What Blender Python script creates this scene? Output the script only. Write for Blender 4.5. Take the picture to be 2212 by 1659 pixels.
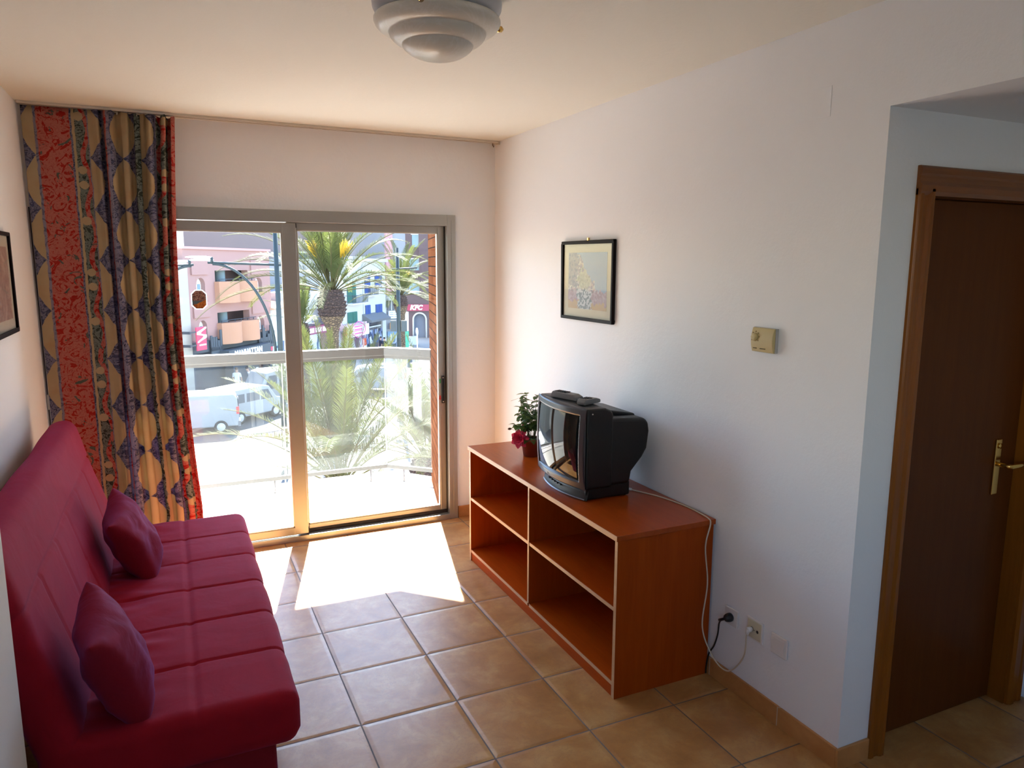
import bpy, bmesh, math, random
from math import sin, cos, pi, radians, sqrt, atan2, exp, floor
from mathutils import Vector, Matrix
random.seed(7)
for o in list(bpy.data.objects): bpy.data.objects.remove(o)
SC = bpy.context.scene
COL = SC.collection

# ---------------------------------------------------------------- camera
CAM_H = 1.722; F = 1586.8; YAW = .4351; PITCH = .1618; ROLL = .0032
def cam_axes():
    cy, sy, cp, sp = cos(YAW), sin(YAW), cos(PITCH), sin(PITCH)
    f = Vector((sy*cp, cy*cp, -sp)); r = Vector((cy, -sy, 0)); u = r.cross(f)
    c, s = cos(ROLL), sin(ROLL)
    return c*r + s*u, -s*r + c*u, f
CR, CU, CF = cam_axes()
cd = bpy.data.cameras.new('camera'); cam = bpy.data.objects.new('camera', cd); COL.objects.link(cam)
cd.sensor_width = 36; cd.sensor_fit = 'HORIZONTAL'; cd.lens = F/2212*36; cd.clip_start = .05; cd.clip_end = 600
cam.matrix_world = Matrix(((CR.x, CU.x, -CF.x, 0), (CR.y, CU.y, -CF.y, 0), (CR.z, CU.z, -CF.z, CAM_H), (0, 0, 0, 1)))
SC.camera = cam

# ---------------------------------------------------------------- light, sky, exposure
SC.view_settings.view_transform = 'Standard'; SC.view_settings.look = 'None'
SC.view_settings.gamma = 1; SC.view_settings.use_curve_mapping = False
SC.view_settings.exposure = 1.64
SUN_EL = radians(47.3)
SUN_DIR = Vector((.2398*cos(SUN_EL), .9708*cos(SUN_EL), sin(SUN_EL)))
W = bpy.data.worlds.new('sky'); SC.world = W; W.use_nodes = True
wn = W.node_tree; wn.nodes.clear()
sky = wn.nodes.new('ShaderNodeTexSky'); sky.sky_type = 'NISHITA'; sky.sun_disc = False
sky.sun_elevation = SUN_EL; sky.sun_rotation = atan2(SUN_DIR.x, SUN_DIR.y); sky.air_density = 1.0; sky.dust_density = .25; sky.ozone_density = 2.0; sky.ozone_density = 1.0
bg = wn.nodes.new('ShaderNodeBackground'); bg.inputs[1].default_value = .42
wo = wn.nodes.new('ShaderNodeOutputWorld')
wn.links.new(sky.outputs[0], bg.inputs[0]); wn.links.new(bg.outputs[0], wo.inputs[0])
sd = bpy.data.lights.new('sun', 'SUN'); sd.energy = 19; sd.angle = radians(.6); sd.color = (1, .955, .90)
so = bpy.data.objects.new('sun', sd); COL.objects.link(so); so.rotation_euler = SUN_DIR.to_track_quat('Z', 'Y').to_euler()
def portal(x0, x1, z0, z1, y, rx=-pi/2, side=False):
    d = bpy.data.lights.new('window_portal', 'AREA'); d.shape = 'RECTANGLE'; d.size = x1-x0; d.size_y = z1-z0
    d.cycles.is_portal = True
    o = bpy.data.objects.new('window_portal', d); COL.objects.link(o)
    o.location = ((x0+x1)/2, y, (z0+z1)/2); o.rotation_euler = (rx, 0, 0)
    if side: o.location = (y, (x0+x1)/2, (z0+z1)/2); o.rotation_euler = (pi/2, 0, -pi/2)
portal(-.36, 1.70, .02, 2.0, 4.66)          # balcony door
portal(-1.7, -.2, .95, 2.15, -.74, 0, True)     # unseen side window, added for fill daylight

# ---------------------------------------------------------------- mesh helpers
class MB:
    def __init__(s): s.v = []; s.f = []; s.sm = []; s.mi = []; s.uv = None
    def add(s, vs, fs, smooth=False, mi=0):
        n = len(s.v); s.v += [tuple(v) for v in vs]
        for f in fs: s.f.append(tuple(i+n for i in f)); s.sm.append(smooth); s.mi.append(mi)
        return s
    def box(s, x0, x1, y0, y1, z0, z1, mi=0):
        if x0 > x1: x0, x1 = x1, x0
        if y0 > y1: y0, y1 = y1, y0
        if z0 > z1: z0, z1 = z1, z0
        return s.add([(x0,y0,z0),(x1,y0,z0),(x1,y1,z0),(x0,y1,z0),(x0,y0,z1),(x1,y0,z1),(x1,y1,z1),(x0,y1,z1)],
              [(0,3,2,1),(4,5,6,7),(0,1,5,4),(1,2,6,5),(2,3,7,6),(3,0,4,7)], False, mi)
    def prism(s, pts, a, b, ax='z', mi=0):          # polygon in the two other axes, extruded a..b along ax
        def P(p, t): return {'z': (p[0],p[1],t), 'y': (p[0],t,p[1]), 'x': (t,p[0],p[1])}[ax]
        n = len(pts)
        return s.add([P(p,a) for p in pts]+[P(p,b) for p in pts],
              [tuple(range(n))[::-1], tuple(range(n,2*n))]+[(i,(i+1)%n,(i+1)%n+n,i+n) for i in range(n)], False, mi)
    def tube(s, path, r, n=8, caps=True, smooth=True, mi=0):
        path = [Vector(p) for p in path]; k = len(path); rs = r if isinstance(r,(list,tuple)) else [r]*k
        t0 = (path[1]-path[0]).normalized(); ref = Vector((0,0,1)) if abs(t0.z) < .9 else Vector((1,0,0))
        u = t0.cross(ref).normalized(); vs = []
        for i,p in enumerate(path):
            t = (path[min(i+1,k-1)]-path[max(i-1,0)]).normalized()
            u = (u - t*u.dot(t)).normalized(); w = t.cross(u)
            for j in range(n):
                a = 2*pi*j/n; vs.append(p + (u*cos(a)+w*sin(a))*rs[i])
        fs = [(i*n+j, i*n+(j+1)%n, (i+1)*n+(j+1)%n, (i+1)*n+j) for i in range(k-1) for j in range(n)]
        s.add(vs, fs, smooth, mi)
        if caps: s.f += [tuple(len(s.v)-k*n+j for j in range(n))[::-1], tuple(len(s.v)-n+j for j in range(n))]; s.sm += [False]*2; s.mi += [mi]*2
        return s
    def lathe(s, prof, c=(0,0,0), n=24, smooth=True, mi=0, ax='z'):    # prof: (r, h)
        vs = []
        for r,h in prof:
            for j in range(n):
                a = 2*pi*j/n; p = {'z': (r*cos(a), r*sin(a), h), 'y': (r*cos(a), h, r*sin(a)), 'x': (h, r*cos(a), r*sin(a))}[ax]
                vs.append((c[0]+p[0], c[1]+p[1], c[2]+p[2]))
        k = len(prof)
        return s.add(vs, [(i*n+j, i*n+(j+1)%n, (i+1)*n+(j+1)%n, (i+1)*n+j) for i in range(k-1) for j in range(n)], smooth, mi)
    def grid(s, fn, nu, nv, smooth=True, mi=0, closeu=False):
        vs = [fn(i/nu, j/nv) for j in range(nv+1) for i in range(nu+1)]; m = nu+1
        return s.add(vs, [(j*m+i, j*m+i+1, (j+1)*m+i+1, (j+1)*m+i) for j in range(nv) for i in range(nu)], smooth, mi)
    def ball(s, c, r, n=12, m=8, mi=0):
        rx,ry,rz = r if isinstance(r,(tuple,list)) else (r,r,r)
        return s.grid(lambda u,v: (c[0]+rx*sin(pi*v)*cos(2*pi*u), c[1]+ry*sin(pi*v)*sin(2*pi*u), c[2]+rz*cos(pi*v)), n, m, True, mi)
    def xf(s, M, i0=0):
        for i in range(i0, len(s.v)): s.v[i] = tuple(M @ Vector(s.v[i]))
        return s
def mod_bevel(o, w, seg=2, ang=35):
    m = o.modifiers.new('bevel', 'BEVEL'); m.width = w; m.segments = seg; m.limit_method = 'ANGLE'; m.angle_limit = radians(ang); m.harden_normals = False
def mesh(name, mb, mats, off=(0,0,0)):
    me = bpy.data.meshes.new(name)
    me.from_pydata([(v[0]-off[0], v[1]-off[1], v[2]-off[2]) for v in mb.v], [], mb.f)
    for m in (mats if isinstance(mats,(list,tuple)) else [mats]): me.materials.append(m)
    me.polygons.foreach_set('use_smooth', mb.sm); me.polygons.foreach_set('material_index', mb.mi)
    if mb.uv:
        l = me.uv_layers.new(name='UVMap')
        for i, li in enumerate(me.loops): l.data[i].uv = mb.uv[li.vertex_index]
    bm = bmesh.new(); bm.from_mesh(me); bmesh.ops.remove_doubles(bm, verts=bm.verts, dist=1e-5) if not mb.uv else None
    if not mb.uv: bmesh.ops.recalc_face_normals(bm, faces=bm.faces)
    bm.to_mesh(me); bm.free(); me.update()
    return me
def obj(name, mb, mats, parent=None, bevel=0, seg=2, label=None, local=False, kind=None):
    off = (0,0,0)
    if parent is not None and not local:
        p = parent; off = Vector((0,0,0))
        while p: off = off + p.location; p = p.parent
    o = bpy.data.objects.new(name, mesh(name, mb, mats, off)); COL.objects.link(o)
    if parent is not None: o.parent = parent
    if bevel: mod_bevel(o, bevel, seg)
    if label: o['label'] = label
    if kind: o['kind'] = kind
    return o
def tag(o, label=None, cat=None, group=None, kind=None):
    if label: o['label'] = label
    if cat: o['category'] = cat
    if group: o['group'] = group
    if kind: o['kind'] = kind
    return o
def thing(name, label, cat, loc=(0,0,0), rz=0, group=None, kind=None):
    o = bpy.data.objects.new(name, None); COL.objects.link(o); o.location = loc; o.rotation_euler = (0,0,rz); o.empty_display_size = .1
    return tag(o, label, cat, group, kind)
def struct(name, mb, m, label, parent=None, bevel=0):
    o = obj(name, mb, m, parent, bevel); tag(o, label, {'wall':'wall','floo':'floor','ceil':'ceiling','base':'baseboard','trim':'trim','wind':'window','door':'door'}.get(name[:4],'structure') if not parent else None, None, 'structure' if not parent else None); return o
def dup(o, parent=None, **k):
    c = o.copy(); COL.objects.link(c)
    if parent is not None: c.parent = parent
    for ch in list(o.children): dup(ch, c)
    return c
def at(x, y, ax, v):                                # photo pixel -> the point of a real plane (used to read sizes off the plan)
    d = CR*((x-1106)/F) - CU*((y-829.5)/F) + CF; o = Vector((0,0,CAM_H))
    return o + d*((v-o[ax])/d[ax])
def text_mesh(name, body, mat, size, parent=None, M=None, ext=.002, bold=0.0, shear=0.0, align='CENTER', local=False):
    cu = bpy.data.curves.new(name, 'FONT'); cu.body = body; cu.size = size; cu.extrude = ext; cu.align_x = align; cu.align_y = 'CENTER'; cu.offset = bold; cu.shear = shear; cu.resolution_u = 3
    t = bpy.data.objects.new(name, cu); COL.objects.link(t)
    dg = bpy.context.evaluated_depsgraph_get(); me = bpy.data.meshes.new_from_object(t.evaluated_get(dg)); bpy.data.objects.remove(t)
    me.materials.clear(); me.materials.append(mat)
    if M is not None: me.transform(M)
    if parent is not None and not local: me.transform(Matrix.Translation(-parent.location))
    o = bpy.data.objects.new(name, me); COL.objects.link(o)
    if parent is not None: o.parent = parent
    return o

# ---------------------------------------------------------------- material helpers
class NT:
    def __init__(s, name):
        s.m = bpy.data.materials.new(name); s.m.use_nodes = True; s.t = s.m.node_tree; s.t.nodes.clear()
        s.out = s.t.nodes.new('ShaderNodeOutputMaterial')
    def n(s, typ, **k):
        x = s.t.nodes.new(typ)
        for a,b in k.items(): setattr(x, a, b)
        return x
    def set(s, inp, v):
        if hasattr(v, 'links') or isinstance(v, bpy.types.NodeSocket): s.t.links.new(v, inp)
        elif v is not None:
            if isinstance(v,(tuple,list)) and len(v) == 3 and inp.type == 'RGBA': v = (*v, 1)
            inp.default_value = v
    def ma(s, op, a, b=None, c=None, clamp=False):
        x = s.n('ShaderNodeMath', operation=op, use_clamp=clamp)
        for i,v in enumerate((a,b,c)):
            if v is not None: s.set(x.inputs[i], v)
        return x.outputs[0]
    def mix(s, f, a, b, blend='MIX'):
        x = s.n('ShaderNodeMix', data_type='RGBA', blend_type=blend, clamp_factor=True)
        s.set(x.inputs[0], f); s.set(x.inputs[6], a); s.set(x.inputs[7], b); return x.outputs[2]
    def coord(s, w='Object'): return s.n('ShaderNodeTexCoord').outputs[w]
    def sep(s, v): x = s.n('ShaderNodeSeparateXYZ'); s.set(x.inputs[0], v); return x.outputs
    def comb(s, a, b, c=0.0):
        x = s.n('ShaderNodeCombineXYZ'); s.set(x.inputs[0],a); s.set(x.inputs[1],b); s.set(x.inputs[2],c); return x.outputs[0]
    def map(s, v, sc=(1,1,1), loc=(0,0,0), rot=(0,0,0)):
        x = s.n('ShaderNodeMapping'); s.set(x.inputs[0], v); x.inputs[1].default_value = loc; x.inputs[2].default_value = rot; x.inputs[3].default_value = sc; return x.outputs[0]
    def noise(s, v, sc=5, det=3, rough=.5, dist=0.0, col=False):
        x = s.n('ShaderNodeTexNoise'); s.set(x.inputs['Vector'], v); x.inputs['Scale'].default_value = sc; x.inputs['Detail'].default_value = det
        x.inputs['Roughness'].default_value = rough; x.inputs['Distortion'].default_value = dist; return x.outputs[1 if col else 0]
    def vor(s, v, sc=5, feat='F1', out=0, rnd=1.0):
        x = s.n('ShaderNodeTexVoronoi', feature=feat); s.set(x.inputs['Vector'], v); x.inputs['Scale'].default_value = sc
        x.inputs['Randomness'].default_value = rnd; return x.outputs[out]
    def ramp(s, f, pts, interp='LINEAR'):
        x = s.n('ShaderNodeValToRGB'); s.set(x.inputs[0], f); e = x.color_ramp.elements; x.color_ramp.interpolation = interp
        while len(e) < len(pts): e.new(.5)
        for i,(p,c) in enumerate(pts): e[i].position = p; e[i].color = (*c, 1) if len(c) == 3 else c
        return x.outputs[0]
    def step(s, v, a, b):      # 1 for a < v < b
        return s.ma('MULTIPLY', s.ma('GREATER_THAN', v, a), s.ma('LESS_THAN', v, b))
    def bump(s, h, dist=.002, st=.5, nrm=None):
        x = s.n('ShaderNodeBump'); s.set(x.inputs['Height'], h); x.inputs['Distance'].default_value = dist; x.inputs['Strength'].default_value = st
        if nrm is not None: s.set(x.inputs['Normal'], nrm)
        return x.outputs[0]
    def pbr(s, col, rough=.5, metal=0.0, nrm=None, spec=.5, coat=0.0, sheen=0.0, emit=None, es=0.0, trans=0.0, sss=0.0):
        b = s.n('ShaderNodeBsdfPrincipled'); s.set(b.inputs['Base Color'], col); s.set(b.inputs['Roughness'], rough); s.set(b.inputs['Metallic'], metal)
        s.set(b.inputs['Specular IOR Level'], spec); s.set(b.inputs['Coat Weight'], coat); s.set(b.inputs['Sheen Weight'], sheen); b.inputs['Coat Roughness'].default_value = .1; s.set(b.inputs['Sheen Tint'], (.32,.26,1.0))  # blue sheen tint imitates sky reflection on the sofa cloth
        if nrm is not None: s.set(b.inputs['Normal'], nrm)
        if emit is not None: s.set(b.inputs['Emission Color'], emit); b.inputs['Emission Strength'].default_value = es
        s.set(b.inputs['Transmission Weight'], trans)
        return b.outputs[0]
    def end(s, sh): s.t.links.new(sh, s.out.inputs[0]); return s.m
    def mixs(s, f, a, b):
        x = s.n('ShaderNodeMixShader'); s.set(x.inputs[0], f); s.t.links.new(a, x.inputs[1]); s.t.links.new(b, x.inputs[2]); return x.outputs[0]
_mc = {}
def M(name, col, rough=.5, metal=0.0, var=0.0, vs=8, coat=0.0, bump=0.0, spec=.5):
    if name in _mc: return _mc[name]
    t = NT(name); c = t.coord()
    col2 = t.mix(t.noise(c, vs, 4), tuple(x*(1-var) for x in col), tuple(min(1,x*(1+var)) for x in col)) if var else col
    nr = t.bump(t.noise(c, vs*6, 3), .002, bump) if bump else None
    _mc[name] = t.end(t.pbr(col2, rough, metal, nr, spec, coat)); return _mc[name]

# ================================================================ MATERIALS of the room
def m_wall(name, col):
    t = NT(name); c = t.coord()
    cc = t.mix(t.noise(c, 1.3, 5, .6), tuple(x*.975 for x in col), col)
    nz = t.noise(c, 55, 4, .6); n2 = t.noise(c, 4, 3)
    return t.end(t.pbr(cc, .75, 0, t.bump(t.ma('ADD', nz, t.ma('MULTIPLY', n2, 2.5)), .003, .35), .25))
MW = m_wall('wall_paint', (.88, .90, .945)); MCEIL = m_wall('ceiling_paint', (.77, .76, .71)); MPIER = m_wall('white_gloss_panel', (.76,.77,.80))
TILE = .385; TU, TV0 = .9392, 3.3027
def m_tile():
    t = NT('terracotta_floor_tile'); c = t.coord(); x,y,z = t.sep(c)
    u = t.ma('DIVIDE', t.ma('SUBTRACT', x, TU), TILE); v = t.ma('DIVIDE', t.ma('SUBTRACT', y, TV0), TILE)
    fu = t.ma('FRACT', u); fv = t.ma('FRACT', v)
    eu = t.ma('MINIMUM', fu, t.ma('SUBTRACT', 1.0, fu)); ev = t.ma('MINIMUM', fv, t.ma('SUBTRACT', 1.0, fv)); e = t.ma('MINIMUM', eu, ev)
    grout = t.ma('LESS_THAN', e, .0075)
    cell = t.comb(t.ma('FLOOR', u), t.ma('FLOOR', v)); wn_ = t.n('ShaderNodeTexWhiteNoise'); t.set(wn_.inputs[0], cell)
    off = t.n('ShaderNodeVectorMath', operation='ADD'); t.set(off.inputs[0], c); t.set(off.inputs[1], wn_.outputs[1])
    n1 = t.noise(off.outputs[0], 5.5, 6, .62, .4); n2 = t.noise(off.outputs[0], 24, 5, .6)
    col = t.ramp(n1, [(.3,(.40,.175,.045)),(.47,(.52,.255,.078)),(.62,(.62,.36,.135)),(.8,(.70,.45,.20))])
    col = t.mix(t.ma('MULTIPLY', n2, .45), col, (.32,.16,.075))
    vein = t.ma('LESS_THAN', t.ma('ABSOLUTE', t.ma('SUBTRACT', n2, .5)), .012)
    col = t.mix(t.ma('MULTIPLY', vein, .25), col, (.30,.16,.09))
    col = t.mix(grout, col, (.17,.13,.115))
    h = t.ma('ADD', t.ma('MULTIPLY', t.ma('SMOOTH_MIN', t.ma('MULTIPLY', e, 22.0), 1.0, .3), 3.0), t.ma('MULTIPLY', n2, .5))
    rough = t.ma('ADD', t.ma('MULTIPLY', grout, .4), t.ma('ADD', t.ma('MULTIPLY', n2, .16), .24))
    return t.end(t.pbr(col, rough, 0, t.bump(h, .0014, .6), .5, .0))
MTILE = m_tile()
def m_skirt():
    t = NT('terracotta_skirting_tile'); c = t.coord(); x,y,z = t.sep(c)
    s = t.ma('ADD', t.ma('DIVIDE', t.ma('SUBTRACT', x, TU), TILE), t.ma('DIVIDE', t.ma('SUBTRACT', y, TV0), TILE)); f = t.ma('FRACT', s)
    j = t.ma('LESS_THAN', t.ma('MINIMUM', f, t.ma('SUBTRACT', 1.0, f)), .006)
    col = t.ramp(t.noise(c, 7, 5, .6, .5), [(.3,(.44,.185,.055)),(.7,(.62,.31,.11))]); col = t.mix(j, col, (.55,.45,.36))
    return t.end(t.pbr(col, .35, 0, None, .5))
MSKIRT = m_skirt()
def m_wood(name, c1, c2, rough, axis='y', coat=.25, scale=1.0, spec=.3):
    t = NT(name); c = t.coord(); sc = {'y': (14,1.1,14), 'z': (14,14,1.1), 'x': (1.1,14,14)}[axis]
    m = t.map(c, tuple(q*scale for q in sc)); n = t.noise(m, 2.2, 6, .6, .6); n2 = t.noise(m, 9, 3, .5)
    col = t.mix(n, c1, c2); col = t.mix(t.ma('MULTIPLY', n2, .25), col, tuple(q*.55 for q in c1))
    return t.end(t.pbr(col, rough, 0, t.bump(n2, .0004, .3), spec, coat*.5))
WC1, WC2 = (.30,.037,.002), (.52,.095,.006)
MWOODY = m_wood('cherry_laminate_lengthwise', WC1, WC2, .28, 'y'); MWOODZ = m_wood('cherry_laminate_upright', WC1, WC2, .4, 'z', 0, 1.0, .12); MPLI = m_wood('cherry_laminate_plinth', WC1, WC2, .5, 'y', 0, 1.0, .08); MWOODX = m_wood('cherry_laminate_crosswise', WC1, WC2, .3, 'x')
MEDGE = m_wood('light_edge_banding', (.50,.27,.13), (.66,.42,.24), .4, 'y', .1)
MDOORZ = m_wood('varnished_door_veneer', (.085,.022,.003), (.14,.040,.006), .45, 'z', .1, 1.0, .12); MCASE = m_wood('varnished_door_casing', (.20,.055,.004), (.33,.105,.012), .26, 'z', .2, 1.0, .25); MCASEX = m_wood('varnished_door_head_casing', (.18,.055,.011), (.28,.095,.025), .22, 'x', .5)
def m_fabric(name, col, scale=900, sheen=.13, wr=.35):
    t = NT(name); c = t.coord()
    w = t.noise(t.map(c, (1,1,1)), scale, 2, .5); w2 = t.noise(c, 14, 5, .6)
    col2 = t.mix(w2, tuple(q*.86 for q in col), tuple(min(1,q*1.12) for q in col))
    b = t.bump(w, .0006, .5); b = t.bump(t.noise(c, 7, 4, .5, .6), .012, wr, b)
    return t.end(t.pbr(col2, .85, 0, b, .25, 0, sheen))
MRED = m_fabric('crimson_sofa_cotton', (.34,.004,.018)); MREDP = m_fabric('crimson_cushion_cotton', (.25,.005,.016), 900, .3, .6)
MALU = M('champagne_anodised_aluminium', (.40,.395,.37), .36, .65); MALU2 = M('pale_anodised_aluminium', (.62,.58,.52), .35, .6); MBLK = M('black_plastic', (.012,.012,.014), .35); MGASK = M('black_rubber_gasket', (.015,.013,.012), .6)
MBRASS = M('polished_brass', (.75,.48,.14), .18, 1.0); MWPLA = M('white_switch_plastic', (.78,.76,.76), .35); MCRPLA = M('cream_socket_plastic', (.66,.61,.46), .4); MWHITE = M('white_enamel', (.82,.82,.82), .3)
MFRAME = M('dark_stained_frame_wood', (.010,.006,.008), .5, spec=.1)
def schlick(t, f0=.04, k=.9):
    lw = t.n('ShaderNodeLayerWeight'); lw.inputs[0].default_value = .5
    return t.ma('ADD', t.ma('MULTIPLY', t.ma('POWER', lw.outputs[1], 5.0), k), f0)
def m_glass(name, tint=(.96,.98,.97), dust_haze=0.0, dust_haze_col=(.9,.92,.9), refl=1.0):
    t = NT(name); tr = t.n('ShaderNodeBsdfTransparent'); t.set(tr.inputs[0], tint)
    gl = t.n('ShaderNodeBsdfGlossy'); gl.inputs['Roughness'].default_value = .01
    sh = t.mixs(schlick(t, .035*refl), tr.outputs[0], gl.outputs[0])
    if dust_haze:
        d = t.n('ShaderNodeBsdfTranslucent'); t.set(d.inputs[0], dust_haze_col); d2 = t.n('ShaderNodeBsdfDiffuse'); t.set(d2.inputs[0], dust_haze_col)
        a = t.n('ShaderNodeAddShader'); t.t.links.new(d.outputs[0], a.inputs[0]); t.t.links.new(d2.outputs[0], a.inputs[1])
        nz = t.noise(t.coord(), 3.0, 5, .6, .5)
        sh = t.mixs(t.ma('MULTIPLY', nz, dust_haze*2), sh, a.outputs[0])
    return t.end(sh)
MGLASS = m_glass('clear_window_glass', (.97,.98,.98), .0012); MDUSTY = m_glass('dusty_balustrade_glass', (.90,.93,.93), .006)  # window panes: faint film imitates veiling glare; balustrade: real dust
# ================================================================ ROOM SHELL
D, R, XL, CZ, YC, ZS = 4.56, 1.991, -.62, 2.50, 1.609, 2.192
WX0, WX1, WZ1 = -.36, 1.704, 2.03
XH = 3.03; YB = -2.0; XP = -.395; YP = 2.0
struct('floor', MB().box(XL-.2, XH+.2, YB-.2, D+.03, -.12, 0), MTILE, 'square terracotta floor tiles with dark grout')
struct('ceiling', MB().box(XL-.2, R+.02, YB-.2, D+.25, CZ, CZ+.12), MCEIL, 'cream painted ceiling')
b = MB(); b.box(XL-.2, WX0, D, D+.24, -.12, CZ); b.box(WX1, R+.2, D, D+.24, -.12, CZ); b.box(WX0, WX1, D, D+.24, WZ1, CZ)
struct('wall_far', b, MW, 'white wall around the balcony door')
b = MB(); b.box(R, R+.12, YC+.12, D, 0, CZ); b.box(R, R+.12, YB, YC+.12, ZS, CZ)
struct('wall_right', b, MW, 'white wall behind the television')
b = MB(); b.prism([(R,0),(2.17,0),(2.17,1.99),(2.945,1.99),(2.945,0),(XH+.1,0),(XH+.1,ZS),(R,ZS)], YC, YC+.12, 'y')
struct('wall_recess', b, MW, 'white wall of the recess with the wooden door')
struct('wall_hall', MB().box(XH, XH+.1, YB, YC, 0, ZS), MW, 'white side wall right of the wooden door')
struct('ceiling_recess', MB().box(R+.12, XH+.1, YB, YC, ZS, ZS+.1), MW, 'lower ceiling over the recess')
struct('wall_left', MB().box(XL-.1, XL, YP, D, 0, CZ), MW, 'cream white wall behind the red sofa')
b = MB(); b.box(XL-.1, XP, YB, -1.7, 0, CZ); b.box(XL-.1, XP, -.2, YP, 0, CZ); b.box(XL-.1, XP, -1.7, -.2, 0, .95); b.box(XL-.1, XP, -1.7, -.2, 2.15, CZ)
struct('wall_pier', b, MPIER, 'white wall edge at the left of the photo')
struct('wall_back', MB().box(XL-.1, XH+.1, YB-.15, YB, 0, CZ), MW, 'white wall behind the viewpoint')
def small_window(nm, lab, axis, a0, a1, z0, z1, p0, p1):
    w = thing(nm, lab, 'window', (0, 0, z0), kind='structure'); q = (p0+p1)/2
    def bb(m, u0, u1, v0, v1, r0=p0, r1=p1): return m.box(u0, u1, r0, r1, v0, v1) if axis == 'x' else m.box(r0, r1, u0, u1, v0, v1)
    m = MB(); bb(m, a0, a0+.04, z0, z1); bb(m, a1-.04, a1, z0, z1); bb(m, a0+.04, a1-.04, z0, z0+.04); bb(m, a0+.04, a1-.04, z1-.04, z1); obj('frame', m, MALU, w)
    m = MB(); bb(m, a0+.04, a1-.04, z0+.04, z1-.04, q-.003, q+.003); obj('glass_pane', m, MGLASS, w)
small_window('fill_window', 'unseen side window added behind the viewpoint to let in fill daylight', 'y', -1.7, -.2, .95, 2.15, -.55, -.5)  # assumed window, added to brighten the room with skylight
struct('wall_behind_door', MB().box(2.05, 3.15, YC+.125, YC+.3, 0, ZS), MW, 'unseen wall added behind the wooden door to block light leaking round it')  # added out of view to stop daylight leaking past the door leaf
BH, BT = .078, .011
b = MB(); b.box(R-BT, R, YC, 2.29, 0, BH); b.box(R-BT, R, 3.84, D, 0, BH)
struct('baseboard_right', b, MSKIRT, 'terracotta skirting tiles on the right wall', None, .002)
struct('baseboard_far', MB().box(1.712, R-BT, D-BT, D, 0, BH), MSKIRT, 'terracotta skirting right of the balcony door', None, .002)
struct('baseboard_recess', MB().box(R-BT, 2.134, YC-BT, YC, 0, BH), MSKIRT, 'terracotta skirting between wall corner and door casing', None, .002)
struct('baseboard_hall', MB().box(XH-BT, XH, YB, YC-.02, 0, BH), MSKIRT, 'terracotta skirting right of the wooden door', None, .002)

# ---------------------------------------------------------------- balcony door (window_1)
win = thing('window_1', 'two-panel sliding balcony door in champagne aluminium', 'window', (.67, D, 0), kind='structure')
FY0, FY1 = D-.022, D+.12
b = MB(); b.box(WX0, WX0+.055, FY0, FY1, 0, WZ1); b.box(WX1-.058, WX1, FY0, FY1, 0, WZ1)
b.box(WX0+.055, WX1-.058, FY0, FY1, WZ1-.068, WZ1); b.box(WX0+.055, WX1-.058, FY0, FY1, 0, .036)
b.box(WX1-.03, WX1-.026, FY0-.002, FY0, .03, WZ1-.03)
for y in (D+.034, D+.058): b.box(WX0+.055, WX1-.058, y, y+.004, .036, .05)
obj('outer_frame', b, MALU, win, .003)
def sash(x0, x1, y, sl, sr, zb0, zb1, zt0, zt1, lab):
    b = MB(); t = .028
    b.box(x0, x0+sl, y, y+t, zb0, zt1); b.box(x1-sr, x1, y, y+t, zb0, zt1); b.box(x0+sl, x1-sr, y, y+t, zb0, zb1); b.box(x0+sl, x1-sr, y, y+t, zt0, zt1)
    s = obj('sliding_sash', b, MALU, win, .003, label=lab)
    g = MB(); i = .006                                   # pale glazing bead round the pane
    for a in ((x0+sl, x0+sl+i, zb1, zt0), (x1-sr-i, x1-sr, zb1, zt0), (x0+sl, x1-sr, zb1, zb1+i), (x0+sl, x1-sr, zt0-i, zt0)): g.box(a[0], a[1], y+.004, y+t-.002, a[2], a[3])
    obj('glazing_bead', g, MALU2, s); obj('glass_pane', MB().box(x0+sl, x1-sr, y+.012, y+.016, zb1, zt0), MGLASS, s); return s
s1 = sash(WX0+.06, .704, D-.012, .06, .082, .045, .092, 1.903, 1.955, 'left sliding sash in front of the right one')
s2 = sash(.655, WX1-.060, D+.032, .06, .043, .05, .086, 1.918, 1.962, 'right sliding sash with the black latch')
obj('brush_seal', MB().box(.7045, .710, D-.004, D+.028, .045, .075).box(.7045,.710, D-.004, D+.028, 1.93, 1.955), MGASK, win)
obj('bottom_gasket', MB().box(.712, WX1-.060, D+.022, D+.032, .037, .056), MGASK, win)
obj('side_gasket', MB().box(WX1-.062, WX1-.058, D+.018, D+.032, .05, 1.96), MGASK, win)
lt = obj('latch', MB().box(1.612, 1.634, D+.022, D+.032, .800, .985), MBLK, s2, .003, label='black recessed sash latch')
b = MB()
for z in (.812, .973): b.lathe([(0,0),(.004,0),(.004,-.003),(0,-.003)], (1.623, D+.022, z), 8, ax='y')
obj('latch_screw', b, MALU2, lt)
def arrow(zc, up, m, lab):
    s = 1 if up else -1; x = 1.604
    pts = [(x-.004, zc-s*.016), (x+.004, zc-s*.016), (x+.004, zc+s*.003), (x+.008, zc+s*.003), (x, zc+s*.016), (x-.008, zc+s*.003), (x-.004, zc+s*.003)]
    obj('arrow_sticker', MB().prism(pts, D+.0305, D+.0318, 'y'), m, s2, label=lab)
arrow(.952, True, M('green_sticker', (.02,.35,.12), .4), 'green up arrow'); arrow(.836, False, M('red_sticker', (.6,.03,.04), .4), 'red down arrow')

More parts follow.
